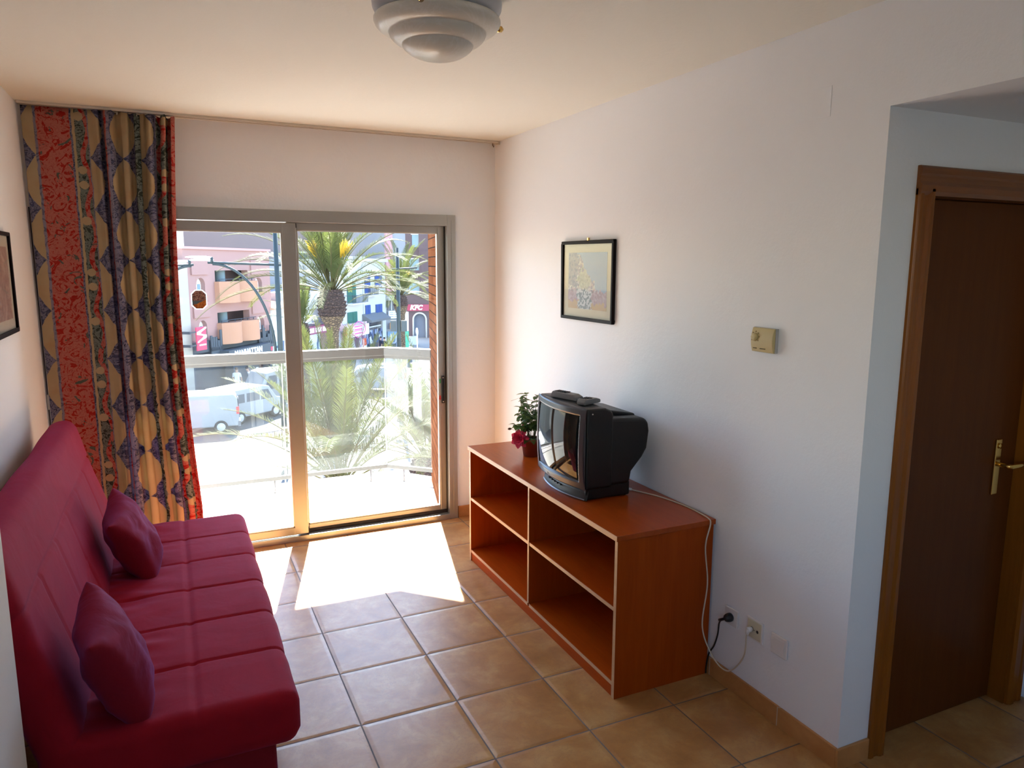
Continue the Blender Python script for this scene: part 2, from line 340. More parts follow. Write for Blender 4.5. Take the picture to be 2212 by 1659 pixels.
# octagonal picture sticker on the left pane
t = NT('spider_web_sticker_print'); c = t.coord(); x,y,z = t.sep(c)
web = t.vor(c, 60, 'DISTANCE_TO_EDGE'); col = t.ramp(t.noise(c, 22, 4), [(.3,(.06,.03,.03)),(.6,(.25,.11,.09)),(.75,(.5,.2,.06))])
col = t.mix(t.ma('LESS_THAN', web, .045), col, (.5,.36,.28))
low = t.ma('LESS_THAN', t.ma('ADD', z, t.ma('MULTIPLY', t.noise(c, 25, 2), .03)), t.ma('ADD', t.ma('MULTIPLY', x, .35), .0))
col = t.mix(t.ma('LESS_THAN', z, -.006), col, (.09,.15,.18)); col = t.mix(low, col, t.ramp(t.noise(c, 40, 3, .5, 1.0), [(.35,(.30,.09,.01)),(.65,(.62,.25,.03))]))
mst = t.end(t.pbr(col, .3))
oc = thing('window_sticker', 'small octagonal window sticker of a spider web with white border on the left glass pane', 'sticker', (.155, D-.0005, 1.517))
def octo(w, h, k): return [(-w+k,-h),(w-k,-h),(w,-h+k),(w,h-k),(w-k,h),(-w+k,h),(-w,h-k),(-w,-h+k)]
t = NT('backlit_white_sticker_edge'); tl = t.n('ShaderNodeBsdfTranslucent'); t.set(tl.inputs[0], (.95,.95,.95)); mwb = t.end(t.mixs(.75, t.pbr((.9,.9,.9), .5), tl.outputs[0]))
obj('white_border', MB().prism(octo(.042,.056,.022), -.0010, 0, 'y'), mwb, oc, local=True); obj('printed_picture', MB().prism(octo(.0365,.0505,.020), -.0018, -.0010, 'y'), mst, oc, local=True)

# ---------------------------------------------------------------- wooden door (door_1)
dr = thing('door_1', 'dark varnished wooden door', 'door', (2.56, YC, 0), kind='structure')
CO = YC-.016
def casing(parent):
    prof = [(0,0),(0,.010),(.006,.016),(.020,.016),(.026,.012),(.040,.012),(.050,.020),(.066,.020),(.076,.012),(.076,-.06),(0,-.0)]
    for x, s in ((2.135, 1), (3.003, -1)):
        w = 1.0 if s == 1 else 1.19
        p = [(x+s*a*w, YC-q) for a,q in prof]
        obj('casing', MB().prism(p, 0, 1.96, 'z'), MCASE, parent, .0015, label='upright door casing')
    obj('casing', MB().prism([(YC-q, 2.029-a*1.2) for a,q in prof], 2.135, 3.003, 'x'), MCASEX, parent, .0015, label='head casing over the door')
casing(dr)
obj('jamb', MB().box(2.168, 2.211, YC, YC+.11, 0, 1.99).box(2.906, 2.947, YC, YC+.11, 0, 1.99).box(2.211, 2.906, YC, YC+.11, 1.938, 1.99), MCASE, dr)
leaf = obj('door_leaf', MB().box(2.213, 2.904, YC+.06, YC+.095, .006, 1.936), MDOORZ, dr, .002)
hb = MB(); hb.box(2.772, 2.806, YC+.052, YC+.06, .865, 1.08); obj('handle_plate', hb, MBRASS, leaf, .004, 3)
hb = MB(); hb.tube([(2.789,YC+.056,.985),(2.789,YC+.012,.985),(2.795,YC+.004,.985),(2.84,YC+.002,.986),(2.893,YC+.006,.988)], [.009,.009,.0085,.008,.007], 10); obj('door_handle', hb, MBRASS, leaf)
hb = MB(); hb.lathe([(0,YC+.052),(.011,YC+.052),(.011,YC+.047),(0,YC+.046)], (2.789,0,1.055), 12, ax='y'); obj('lock_button', hb, MBRASS, leaf)

# ---------------------------------------------------------------- curtain rail and curtain
rail = thing('curtain_rail', 'thin pale double curtain track fixed under the ceiling above the balcony door', 'curtain rail', (.7, 4.44, CZ))
def ry(x): return 4.393 + (x+.598)*(.08/2.6)
def strip(x0, x1, y0, y1, z0, z1): 
    b = MB(); b.prism([(x0,ry(x0)+y0),(x1,ry(x1)+y0),(x1,ry(x1)+y1),(x0,ry(x0)+y1)], z0, z1); return b
mr = M('pale_track_plastic', (.66,.62,.55), .45)
obj('track', strip(XL+.01, 1.985, 0, .05, 2.487, 2.4995), mr, rail, .001)
obj('runner_groove', strip(XL+.01, 1.985, .012, .016, 2.4862, 2.4872), MBLK, rail); 
obj('runner_groove', strip(XL+.01, 1.985, .034, .038, 2.4862, 2.4872), MBLK, rail)
obj('end_cap', MB().box(1.978, 1.988, 4.472, 4.524, 2.478, 2.4995), mr, rail, .001)
b = MB(); b.tube([(1.95,4.5,2.487),(1.95,4.5,2.474),(1.953,4.494,2.466),(1.95,4.488,2.462)], .003, 6); obj('runner_hook', b, M('brown_hook', (.25,.17,.1), .5), rail)

def m_curtain():
    t = NT('patterned_curtain_cloth'); uv = t.n('ShaderNodeUVMap').outputs[0]; u,v,_ = t.sep(uv)
    VP = .258; V0 = 1.477
    cv = t.comb(u, v, 0.0)
    uu = t.ma('ADD', u, t.ma('MULTIPLY', t.ma('SUBTRACT', t.noise(cv, 26, 3), .5), .012))
    vf = t.ma('FRACT', t.ma('DIVIDE', t.ma('SUBTRACT', v, V0), VP))
    swirl = t.noise(cv, 17, 2, .5, 3.2); swirl2 = t.noise(t.map(cv, (1,1,1), (3,5,0)), 24, 2, .5, 3.0)
    line = t.ma('LESS_THAN', t.ma('ABSOLUTE', t.ma('SUBTRACT', swirl, .5)), .016); line2 = t.ma('LESS_THAN', t.ma('ABSOLUTE', t.ma('SUBTRACT', swirl2, .5)), .02)
    cream = t.mix(t.noise(cv, 10, 4), (.45,.33,.19), (.56,.45,.28)); cream = t.mix(t.ramp(t.noise(cv, 6, 4), [(.55,(0,0,0)),(.75,(.6,.6,.6))]), cream, (.47,.28,.12))
    blue = t.mix(t.ramp(swirl2, [(.44,(0,0,0)),(.52,(1,1,1))]), (.075,.085,.17), (.20,.20,.31)); blue = t.mix(line, blue, (.025,.03,.05)); blue = t.mix(t.ma('MULTIPLY', line2, .6), blue, (.34,.32,.40))
    leaf = t.ramp(swirl, [(.43,(0,0,0)),(.45,(1,1,1))])
    red = t.mix(leaf, (.42,.022,.018), (.52,.17,.135)); red = t.mix(t.ma('MULTIPLY', line2, .8), red, (.40,.06,.05))
    gspot = t.ma('GREATER_THAN', t.noise(t.map(cv, (1,1,1), (9,2,0)), 18, 2, .5, 1.5), .665); red = t.mix(gspot, red, (.12,.13,.11))
    green = t.mix(t.ramp(swirl2, [(.42,(0,0,0)),(.47,(1,1,1))]), (.045,.06,.05), (.19,.225,.20)); green = t.mix(line, green, (.018,.024,.018)); green = t.mix(t.ma('MULTIPLY', line2, .5), green, (.28,.31,.28))
    lav = t.mix(leaf, (.14,.14,.22), (.27,.25,.34))
    def lens(c, hw):
        return t.ma('LESS_THAN', t.ma('ABSOLUTE', t.ma('SUBTRACT', uu, c)), t.ma('MULTIPLY', t.ma('POWER', t.ma('SINE', t.ma('MULTIPLY', vf, pi)), .8), hw))
    def wavef(c):
        wx = t.ma('ADD', t.ma('MULTIPLY', t.ma('SINE', t.ma('MULTIPLY', v, 2*pi/VP)), .015), c); return t.ma('LESS_THAN', t.ma('ABSOLUTE', t.ma('SUBTRACT', uu, wx)), .0115)
    def dot(pu, pv, per, r):
        vv = t.ma('SUBTRACT', t.ma('MULTIPLY', t.ma('FRACT', t.ma('DIVIDE', v, per)), per), pv); q = t.ma('SUBTRACT', uu, pu)
        rr = t.ma('SQRT', t.ma('ADD', t.ma('MULTIPLY', q, q), t.ma('MULTIPLY', vv, vv)))
        return t.ma('LESS_THAN', t.ma('ADD', rr, t.ma('MULTIPLY', t.noise(cv, 60, 2), .008)), r)
    def dots(c): return t.ma('MAXIMUM', t.ma('MAXIMUM', dot(c, .386, .516, .026), dot(c+.002, .124, .516, .024)), dot(c+.003, .050, .516, .025))
    wh = (1,1,1,1)
    bands = [(-1,.050,'d0'),(.050,.062,'lav'),(.062,.205,'red'),(.205,.214,'blue'),(.214,.226,'cream'),(.226,.281,'g1'),(.281,.286,'lav'),(.286,.350,'d1'),(.350,.358,'lav'),(.358,.374,'red'),(.374,.384,'lav'),(.384,.505,'d2'),(.505,.528,'green'),(.528,.598,'d3'),(.598,.611,'lav'),(.611,.668,'g2'),(.668,9,'red')]  # the lone green band paints the dark of a fold into the cloth
    dm = {'d0': (.052,.060), 'd1': (.282,.064), 'd2': (.446,.060), 'd3': (.532,.062)}
    base = {'lav': lav, 'red': red, 'blue': blue, 'cream': cream, 'green': green}
    for k,(c,h) in dm.items(): base[k] = t.mix(lens(c, h), blue, cream)
    for k,wc,dc in (('g1',.268,.244),('g2',.630,.650)): base[k] = t.mix(dots(dc), t.mix(wavef(wc), green, red), cream)
    col = base['d0']
    for a, b_, k in bands[1:]: col = t.mix(t.step(uu, a, b_), col, base[k])
    nr = t.bump(t.noise(cv, 700, 2), .0006, .4)
    p = t.pbr(col, .85, 0, nr, .15, 0, 0.0)
    tl = t.n('ShaderNodeBsdfTranslucent'); t.set(tl.inputs[0], t.mix(.75, col, (.9,.9,.9), 'MULTIPLY'))
    return t.end(t.mixs(.2, p, tl.outputs[0]))
def curtain():
    NU, NV = 480, 60; b = MB(); top, bot = 2.486, .03
    FC_ = [.40,.425,.475,.545,.60,.66,.715,.745,.80,.865,.905,.955]     # fold lines across the width (valleys and ridges in turn)
    def ph_(s):
        k = 0; pts = [.30]+FC_+[1.0]
        for i in range(len(pts)-1):
            if s < pts[i+1] or i == len(pts)-2: return pi*(i + max(0,(s-pts[i]))/(pts[i+1]-pts[i]))
    def xy(s, q):
        x = -.602 + .31*s/.36 if s < .36 else -.292 + (.378 + .018*q - .045*sin(pi*min(q*1.15,1)))*(s-.36)/.64
        g = max(0, min(1, (s-.30)/.12)); am = .030*g*(1 + .35*sin(s*17))*(1 - .15*q)
        ph = ph_(s + .008*sin(3*q+s*20)) if s > .30 else 0
        top_ = exp(-(q/.22)**1.4)*max(0,(s-.30)/.7); hf = .020*top_*sin(2*pi*17*s + 1) 
        y = 4.437 - am*(1-.4*exp(-(q/.04)**2))*(1-cos(ph))*.9 + hf + .010*sin(s*7+2)*(.3+q) - .03*q*(1-s)*0
        x += .007*g*sin(2*ph)*(.4+.6*q)
        return x, y
    mid = [xy(i/NU, .5)[0] for i in range(NU+1)]
    b.uv = []
    def f(u, v):
        i = round(u*NU); x, y = xy(u, v); droop = .016*max(0, (u-.3)) * (1-v)**8 * abs(sin(12*u*pi))
        z = top - (top-bot)*v - droop
        b.uv.append((.602 -.292 + .39*(u-.36)/.64 if u > .36 else .31*u/.36, z)); return (x, y, z)
    b.grid(f, NU, NV)
    return b
CMAT = m_curtain()
cu = thing('curtain', 'floor length curtain patterned in red, blue, green and cream bands, drawn to the left', 'curtain', (-.25, 4.43, 2.48))
o = obj('cloth', curtain(), CMAT, cu)
sm = o.modifiers.new('thickness', 'SOLIDIFY'); sm.thickness = .0015
b = MB()
for i in range(9): x = .09 - .045*i; b.tube([(x,ry(x)+.014,2.489),(x,ry(x)+.012,2.476),(x,ry(x)+.004,2.470)], .002, 5)
obj('runner_hook', b, mr, cu, kind='stuff')

# roller shutter belt on the left wall beside the curtain
rs = thing('shutter_belt', 'dark roller shutter belt with a small white guide on the wall left of the curtain', 'shutter belt', (XL, 4.495, 1.0))
obj('belt', MB().box(XL+.004, XL+.008, 4.485, 4.505, .55, 2.0), M('dark_belt_webbing', (.05,.045,.07), .8), rs)
obj('belt_guide', MB().box(XL+.001, XL+.022, 4.478, 4.512, .955, 1.035), MWPLA, rs, .003)

# ---------------------------------------------------------------- sofa
def rbox(c, h, r, n, disp=None):
    pts = {}; b = MB()
    def axis(hh, k):
        inner = hh-r; out = []
        for i in range(5): out.append(-hh + r*(1-cos(i/4*pi/2))*1.0)
        for i in range(1, k): out.append(-inner + 2*inner*i/k)
        out += [-q for q in out[:5]][::-1]; return out
    ax = [axis(h[i], n[i]) for i in range(3)]
    def P(p):
        q = [max(-(h[i]-r), min(h[i]-r, p[i])) for i in range(3)]; d = [p[i]-q[i] for i in range(3)]
        l = sqrt(sum(x*x for x in d)) or 1; nn = [x/l for x in d]; v = [q[i]+r*nn[i] for i in range(3)]
        if disp:
            k = disp(v, nn); v = [v[i]+nn[i]*k for i in range(3)]
        return (v[0]+c[0], v[1]+c[1], v[2]+c[2])
    for a in range(3):
        o1, o2 = (a+1)%3, (a+2)%3
        for s in (-1, 1):
            A, B = ax[o1], ax[o2]; vs = []
            for bb in B:
                for aa in A:
                    p = [0,0,0]; p[a] = s*h[a]; p[o1] = aa; p[o2] = bb; vs.append(P(p))
            m = len(A); b.add(vs, [(j*m+i, j*m+i+1, (j+1)*m+i+1, (j+1)*m+i) for j in range(len(B)-1) for i in range(m-1)], True)
    return b
from mathutils import noise as MN
SEAMS = [2.47, 2.775, 3.08, 3.388, 3.69]; SY0, SY1 = 2.15, 4.0
def groove(d, w=.009): return exp(-(d/w)**2)
sofa = thing('sofa', 'crimson quilted fold-out sofa bed standing along the left wall', 'sofa', (-.1, 3.07, 0))
sc = (-.06, (SY0+SY1)/2, .335)
def sd_(v, n):
    x, y, z = v[0]+sc[0], v[1]+sc[1], v[2]+sc[2]; k = 0
    if n[2] > -.2:
        for s in SEAMS: k -= .0065*groove(y-s, .006)
        k -= .007*groove(x+.005, .008) * max(0, n[2])
        e = min([abs(y-s) for s in SEAMS]+[y-SY0+.05, SY1-y+.05]); k += .004*min(1, e/.08)
        w = max(0, min(1, (-.02-x)/.15)); k += max(0,n[2])*w*.011*MN.noise(Vector((x*7, y*16, 1)))
        k += .004*MN.noise(Vector((x*4, y*5, 4)))
    return k
obj('seat_mattress', rbox(sc, (.345, (SY1-SY0)/2, .085), .045, (60, 260, 6), sd_), MRED, sofa)
bl = MB(); bc = (-.062, 0, .33); LB = (SY1-SY0)/2
def bd_(v, n):
    y = v[1] + 3.075; z = v[2]; k = 0
    if n[0] > .3:
        if z < .17:
            for s in SEAMS: k -= .007*groove(y-s, .007)
        k -= .008*groove(z-.175, .008)
        k += .006*MN.noise(Vector((y*3, z*5, 2)))
        if z < -.02 and abs(y-2.95) < .8: k += .004*groove((z+.30) - (y-2.45)*.42, .006)
    if n[2] > .3: k += .012*MN.noise(Vector((y*2.2, 0, 7)))
    return k
bk = rbox((0,0,-.07), (.062, LB, .38), .055, (6, 130, 70), bd_)
bk.xf(Matrix.Translation((-.432, 3.075, .69)) @ Matrix.Rotation(radians(-15), 4, 'Y'))
obj('backrest', bk, MRED, sofa)
MREDB = m_fabric('crimson_valance_cotton', (.22,.006,.016), 900, .2, .8)
obj('valance', rbox((-.085, 3.075, .14), (.30, .905, .138), .02, (8, 60, 6), lambda v,n: .006*MN.noise(Vector((v[0]*9, v[1]*9, v[2]*2)))), MREDB, sofa)
def pillow(name, loc, az, tilt, roll, lab, s=.178, th=.078):
    b = MB(); N = 28
    def f(sgn):
        def g(u, v):
            a, c = 2*u-1, 2*v-1; k = (max(0,1-a*a)**.42)*(max(0,1-c*c)**.42)
            pinx = 1 - .10*(1-abs(a)**2)*abs(c)**3; piny = 1 - .10*(1-abs(c)**2)*abs(a)**3
            w = .010*MN.noise(Vector((a*2.2, c*2.2, sgn*3.0+loc[1])))*k*2 + .006*MN.noise(Vector((a*5, c*9, sgn+loc[1])))*k
            return (sgn*th*k + w*sgn, a*s*piny, c*s*pinx)
        return g
    b.grid(f(1), N, N); b.grid(f(-1), N, N)
    b.xf(Matrix.Rotation(radians(az), 4, 'Z') @ Matrix.Rotation(radians(-tilt), 4, 'Y') @ Matrix.Rotation(radians(roll), 4, 'X'))
    o = obj(name, b, MREDP, None, local=True); o.location = loc
    m = o.modifiers.new('s', 'SUBSURF'); m.levels = 1; m.render_levels = 1
    return tag(o, lab, 'cushion', 'crimson cushions on the sofa')
pillow('cushion', (-.215, 2.33, .572), 2, 19, 10, 'crimson cushion nearest the viewer, leaning on the sofa back')
pillow('cushion', (-.205, 3.40, .565), -5, 24, 12, 'crimson cushion beside the curtain end of the sofa')
# ---------------------------------------------------------------- low shelf unit
CX0, CX1, CY0, CY1, CH = 1.513, 1.985, 2.278, 3.835, .688
cab = thing('tv_cabinet', 'low cherry wood shelf unit with four open compartments under the television', 'cabinet', (1.75, 3.05, 0))
T = .019
obj('top_panel', MB().box(CX0-.008, CX1, CY0-.006, CY1+.006, CH-.022, CH), MWOODY, cab, .0015)
def panel(name, y0, y1, lab=None, z0=0):
    p = obj(name, MB().box(CX0, CX1-.006, y0, y1, z0, CH-.022), MWOODZ, cab, label=lab); obj('edge_banding', MB().box(CX0-.0012, CX0-.0001, y0+.0005, y1-.0005, z0+.001, CH-.0225), MEDGE, p); return p
obj('edge_banding', MB().box(CX0-.0095, CX0-.0081, CY0-.005, CY1+.005, CH-.0215, CH-.0005), MEDGE, cab, label='light edge strip along the front of the top')
panel('side_panel', CY0, CY0+T); panel('side_panel', CY1-T, CY1); panel('divider', 3.052, 3.052+T*.8, None, .068)
obj('plinth', MB().box(CX0+.004, CX0+.02, CY0+T, CY1-T, 0, .05), MPLI, cab)
for y0, y1 in ((CY0+T, 3.052), (3.052+T*.8, CY1-T)):
    for z, lab in ((.05, None), (.368, None)):
        s = obj('shelf', MB().box(CX0+.002, CX1-.01, y0, y1, z, z+.018), MWOODY, cab); obj('edge_banding', MB().box(CX0+.0008, CX0+.0019, y0, y1, z+.001, z+.017), MEDGE, s)
obj('back_panel', MB().box(CX1-.01, CX1-.006, CY0+T, CY1-T, .05, CH-.022), MWOODY, cab)

# ---------------------------------------------------------------- television
TZ = CH
tv = thing('television', 'old black tube television with curved screen standing on the cherry wood unit', 'television', (1.73, 2.89, TZ))
MTV = M('black_television_shell', (.0012,.0011,.0012), .45, 0, 0, 8, 0, .05); MBEZ = M('graphite_bezel_plastic', (.05,.055,.065), .3, .3)
Y0, Y1 = 2.662, 3.112; YM = (Y0+Y1)/2; HW = (Y1-Y0)/2; ZB, ZT = TZ+.058, 1.108
# front shell: rounded upright box
def tvshell(y0, y1, prof, r=.012):      # prof in (x,z)
    return MB().prism(prof, y0, y1, 'y')
obj('front_shell', tvshell(Y0, Y1, [(1.592,ZB),(1.73,ZB),(1.73,ZT-.03),(1.715,ZT-.012),(1.69,ZT-.002),(1.592,ZT)]), MTV, tv, .012, 4)
b = MB()
b.prism([(1.72,ZB-.0),(1.835,ZB+.0),(1.845,.80),(1.90,.86),(1.925,.90),(1.935,.98),(1.928,1.02),(1.905,1.043),(1.72,1.055)], Y0+.018, Y1-.018, 'y')
obj('rear_shell', b, MTV, tv, .018, 4)
b = MB(); b.prism([(1.70,ZT-.02),(1.90,1.05),(1.905,1.03),(1.70,1.03)], Y0+.09, Y1-.09, 'y'); obj('rear_hump', b, MTV, tv, .008, 3)
def front(y, z):                          # bulged front surface, x at (y,z)
    a = (y-YM)/HW; c = (z-(ZB+ZT)/2)/((ZT-ZB)/2); return 1.592 - .040*(1-a*a*.95)*1.0 - .010*(1-c*c)
SY_ = .176; SZ0, SZ1 = .785, 1.072       # screen opening
def bez(u, v):
    y = Y0 + (Y1-Y0)*u; z = ZB + (ZT-ZB)*v
    x = front(y, z); iy = SY_+.016 - abs(y-YM); iz = min(z-SZ0+.006, SZ1+.006-z); k = max(0, min(1, min(iy, iz)/.012)); x += .020*k
    if v == 0 or v == 1 or u == 0 or u == 1: x = max(x, 1.588)
    return (x, y, z)
obj('front_bezel', MB().grid(bez, 110, 90), MBEZ, tv)
def m_screen():
    t = NT('curved_tube_glass'); return t.end(t.pbr((.010,.012,.011), .03, 0, None, .22, .0))
def scr(u, v):
    y = YM - SY_ + 2*SY_*u; z = SZ0 + (SZ1-SZ0)*v; a, c = 2*u-1, 2*v-1
    return (1.562 + .004 - .030*(1 - .62*a*a - .38*c*c)*1.0 + .012, y, z)
obj('screen', MB().grid(scr, 48, 40), m_screen(), tv)
# speaker grilles either side of the tube
for s in (-1, 1):
    b = MB(); yc = YM + s*(SY_+.006)
    for i in range(22):
        z = SZ0 + .006 + i*(SZ1-SZ0-.012)/21; b.box(front(yc, z)+.008, front(yc, z)+.013, yc-.007, yc+.007, z-.004, z+.004)
    obj('speaker_grille', b, MBLK, tv)
Mt = Matrix.Translation((front(2.935,.758)-.0008, 2.93, .7615)) @ Matrix.Rotation(radians(-90), 4, 'Z') @ Matrix.Rotation(radians(90), 4, 'X')
text_mesh('brand_lettering', 'TVC', MBLK, .016, tv, Mt, .0006, .0004)
b = MB(); b.prism([(1.612,TZ+.004),(1.84,TZ+.004),(1.84,ZB+.01),(1.612,ZB+.01)], Y0+.028, Y1-.028, 'y'); obj('stand_base', b, MTV, tv, .006, 3)
b = MB(); b.grid(lambda u,v: (1.612-.034*(1-(2*u-1)**2) + .010*v, Y0+.02+(Y1-Y0-.04)*u, TZ+.002+v*.05), 40, 3)
b.grid(lambda u,v: (1.612-.034*(1-(2*u-1)**2)*(1-v) + .010, Y0+.02+(Y1-Y0-.04)*u, TZ+.052+v*.004), 40, 2); obj('control_flap', b, MTV, tv)
b = MB(); b.grid(lambda u,v: (1.606-.036*(1-(2*u-1)**2) - .004*(1-v), Y0+.03+(Y1-Y0-.06)*u, TZ+.006+v*.004), 40, 1); obj('flap_lip', b, M('grey_lip_plastic', (.2,.2,.24), .3), tv)
b = MB()
for i in range(5): y = 2.87 + i*.03; b.box(1.612-.034*(1-((y-YM)/HW)**2)-.002, 1.60, y-.007, y+.007, TZ+.03, TZ+.036)
obj('control_button', b, MBLK, tv, kind='stuff')
b = MB(); b.lathe([(0,0),(.003,0),(.003,-.002),(0,-.002)], (1.62, Y0-.0005, 1.085), 8, ax='y'); obj('rear_screw', b, MALU2, tv)

# remotes on the television
MREM = M('grey_remote_plastic', (.15,.15,.155), .45); MREMD = M('dark_remote_button', (.012,.012,.014), .5)
def remote(loc, rz, L, Wd, H, tilt, lab, rows):
    t = thing('remote_control', lab, 'remote control', loc, rz, 'remote controls on the television')
    b = MB(); n = 14
    prof = [(-L/2, 0), (-L/2-.004*0, H*.5), (-L/2+.012, H), (L/2-.03, H*.9), (L/2-.004, H*.6), (L/2, .15*H), (L/2-.006, 0)]
    b.prism(prof, -Wd/2, Wd/2, 'y'); i0 = 0
    b.xf(Matrix.Rotation(tilt, 4, 'Y')); obj('body', b, MREM, t, .004, 3, local=True)
    for r in range(rows):
        for c in range(3):
            bb = MB(); x = -L/2 + .022 + r*.0125; y = (c-1)*Wd*.27; bb.box(x-.0035, x+.0035, y-.004, y+.004, H*.95, H+.0018); bb.xf(Matrix.Rotation(tilt, 4, 'Y')); obj('button', bb, MREMD, t, local=True)
    return t
remote((1.640, 2.925, ZT+.001), radians(-72), .165, .048, .030, 0, 'longer dark grey remote control lying on top of the television', 6)
remote((1.672, 2.782, ZT+.001), radians(22), .12, .046, .026, 0, 'shorter grey remote control nearer the corner of the television', 4)

# ---------------------------------------------------------------- potted flower
pl = thing('potted_plant', 'small flowering plant in a terracotta pot, half hidden behind the television', 'potted plant', (1.745, 3.50, CH))
MPOT = M('red_brown_pot_plastic', (.30,.055,.025), .45)
obj('pot', MB().lathe([(0,.002),(.044,.002),(.056,.082),(.061,.082),(.061,.098),(.054,.098),(.052,.085),(0,.083)], (1.745,3.50,CH), 28), MPOT, pl)
obj('soil', MB().lathe([(0,.0865),(.0515,.0865)], (1.745,3.50,CH), 20), M('potting_soil', (.04,.025,.015), .95), pl)
t = NT('plant_leaf_green'); c = t.coord(); ml = t.end(t.mixs(.25, t.pbr(t.mix(t.noise(c, 30, 3), (.035,.075,.02), (.10,.17,.05)), .4), (lambda n: (t.set(n.inputs[0], (.12,.25,.04)), n.outputs[0])[1])(t.n('ShaderNodeBsdfTranslucent')))); MLEAF = ml
def leaf_mb(b, p, d, up, L, Wd, curl=.2):
    d = d.normalized(); sd = d.cross(up).normalized(); up = sd.cross(d)
    vs = []; n = 5
    for i in range(n+1):
        q = i/n; w = Wd*sin(pi*min(1,q*.93+.05))**.8*.5; c = p + d*(L*q) - up*(curl*L*q*q)
        vs += [c - sd*w + up*w*.3, c, c + sd*w + up*w*.3]
    b.add(vs, [(i*3+j, i*3+j+1, (i+1)*3+j+1, (i+1)*3+j) for i in range(n) for j in range(2)], True)
rnd = random.Random(5); P0 = Vector((1.745, 3.50, CH+.08)); st = MB(); fo = MB()
for k in range(15):
    a = k*2.4; tip = P0 + Vector((cos(a)*rnd.uniform(.03,.10) - .01, sin(a)*rnd.uniform(.03,.09) + .0, rnd.uniform(.08,.245)))
    mid = P0.lerp(tip, .5) + Vector((rnd.uniform(-.01,.01), rnd.uniform(-.01,.01), .02)); st.tube([P0 + Vector((cos(a)*.015, sin(a)*.015, 0)), mid, tip], [.0022,.0018,.0012], 5)
    for q in (.45, .6, .72, .85, 1.0):
        c = P0.lerp(mid, q*2) if q < .5 else mid.lerp(tip, q*2-1)
        for _ in range(3):
            an = rnd.uniform(0, 2*pi); d = Vector((cos(an), sin(an), rnd.uniform(-.3,.6))); leaf_mb(fo, c, d, Vector((0,0,1)), rnd.uniform(.032,.055), rnd.uniform(.02,.032), rnd.uniform(.1,.5))
for k in range(10):
    an = k*.63; leaf_mb(fo, P0 + Vector((cos(an)*.03, sin(an)*.03, .02)), Vector((cos(an), sin(an), .1)), Vector((0,0,1)), .05, .03, .5)
st.tube([P0, P0+Vector((-.03,.02,.12)), P0+Vector((-.05,.05,.235)), P0+Vector((-.085,.085,.215))], [.0018,.0016,.0012,.0008], 5)
obj('stem', st, M('plant_stem', (.13,.14,.05), .5), pl); obj('foliage', fo, MLEAF, pl)
def flower(c, nrm, r, m, nl=3):
    b = MB(); nrm = Vector(nrm).normalized(); u = nrm.orthogonal().normalized(); w = nrm.cross(u)
    for lay in range(nl):
        for i in range(7):
            a = i*2*pi/7 + lay*.45; d = (u*cos(a)+w*sin(a)) + nrm*(.15+.45*lay); leaf_mb(b, Vector(c), d, nrm, r*(1-.2*lay), r*.75*(1-.15*lay), -.1+.25*(lay==0))
    return b
MFL = M('magenta_red_petal', (.75,.03,.10), .5, 0, .15, 30); MFL2 = M('coral_petal', (.62,.10,.08), .5)
obj('blossom', flower((1.678,3.505,CH+.100), (-.8,-.6,.25), .056, MFL, 4), MFL, pl); obj('blossom', flower((1.715,3.535,CH+.155), (-.8,-.2,.5), .022, MFL2), MFL2, pl, label='small coral blossom')
b = MB(); b.tube([P0+Vector((-.02,.02,.05)), (1.69,3.56,CH+.13), (1.665,3.59,CH+.135)], [.0014,.0012,.001], 5); b.ball((1.66,3.60,CH+.136), (.012,.008,.007), 8, 6); obj('flower_bud', b, M('bud_brown', (.16,.09,.05), .6), pl)

# ---------------------------------------------------------------- aerial cable, sockets
def spline(pts, n=10):
    P = [Vector(p) for p in pts]; out = []
    for i in range(len(P)-1):
        a, b_, c, d = P[max(i-1,0)], P[i], P[i+1], P[min(i+2,len(P)-1)]
        for k in range(n):
            t_ = k/n; out.append(.5*((2*b_) + (c-a)*t_ + (2*a-5*b_+4*c-d)*t_*t_ + (3*b_-a-3*c+d)*t_**3))
    return out + [P[-1]]
ZC = CH+.0035
cab_ = thing('aerial_cable', 'thin cream aerial cable hanging over the cabinet end down to the wall socket', 'cable', (1.89, 2.73, CH))
obj('cable', MB().tube(spline([(1.862,2.772,ZC+.004),(1.90,2.715,ZC),(1.945,2.60,ZC),(1.968,2.46,ZC),(1.966,2.36,ZC),(1.955,2.285,ZC),(1.952,2.2665,ZC-.02),(1.928,2.262,.58),(1.944,2.258,.42),(1.912,2.24,.25),(1.936,2.21,.14),(1.960,2.165,.088),(1.962,2.107,.11),(1.962,2.047,.20),(1.960,2.037,.29),(1.958,2.034,.306)]), .0030, 8), M('cream_cable_pvc', (.66,.58,.46), .45), cab_)
b = MB(); b.tube([(1.862,2.772,ZC+.004),(1.885,2.738,ZC+.003)], [.0075,.0055], 10); obj('plug', b, MWPLA, cab_)
b = MB(); b.tube([(1.845,2.797,ZC+.004),(1.862,2.772,ZC+.004)], [.004,.004], 8); obj('plug_pin', b, MALU2, cab_)
b = MB(); b.lathe([(0,0),(.008,0),(.011,-.006),(.011,-.020),(.006,-.022),(0,-.022)], (1.981,2.034,.318), 12, ax='x'); b.tube([(1.965,2.034,.318),(1.958,2.034,.30)], [.009,.006], 8); obj('plug', b, MWPLA, cab_, label='round aerial plug in the wall socket')
def plate(yc, zc, s, m, name, lab, parent_label=None, grp=None):
    t = thing(name, lab, 'socket', (R, yc, zc), 0, grp); obj('face_plate', MB().box(R-.009, R-.0002, yc-s, yc+s, zc-s, zc+s), m, t, .004, 3); return t
sk = plate(2.152, .313, .037, MWPLA, 'power_socket', 'white wall socket with the black plug in it')
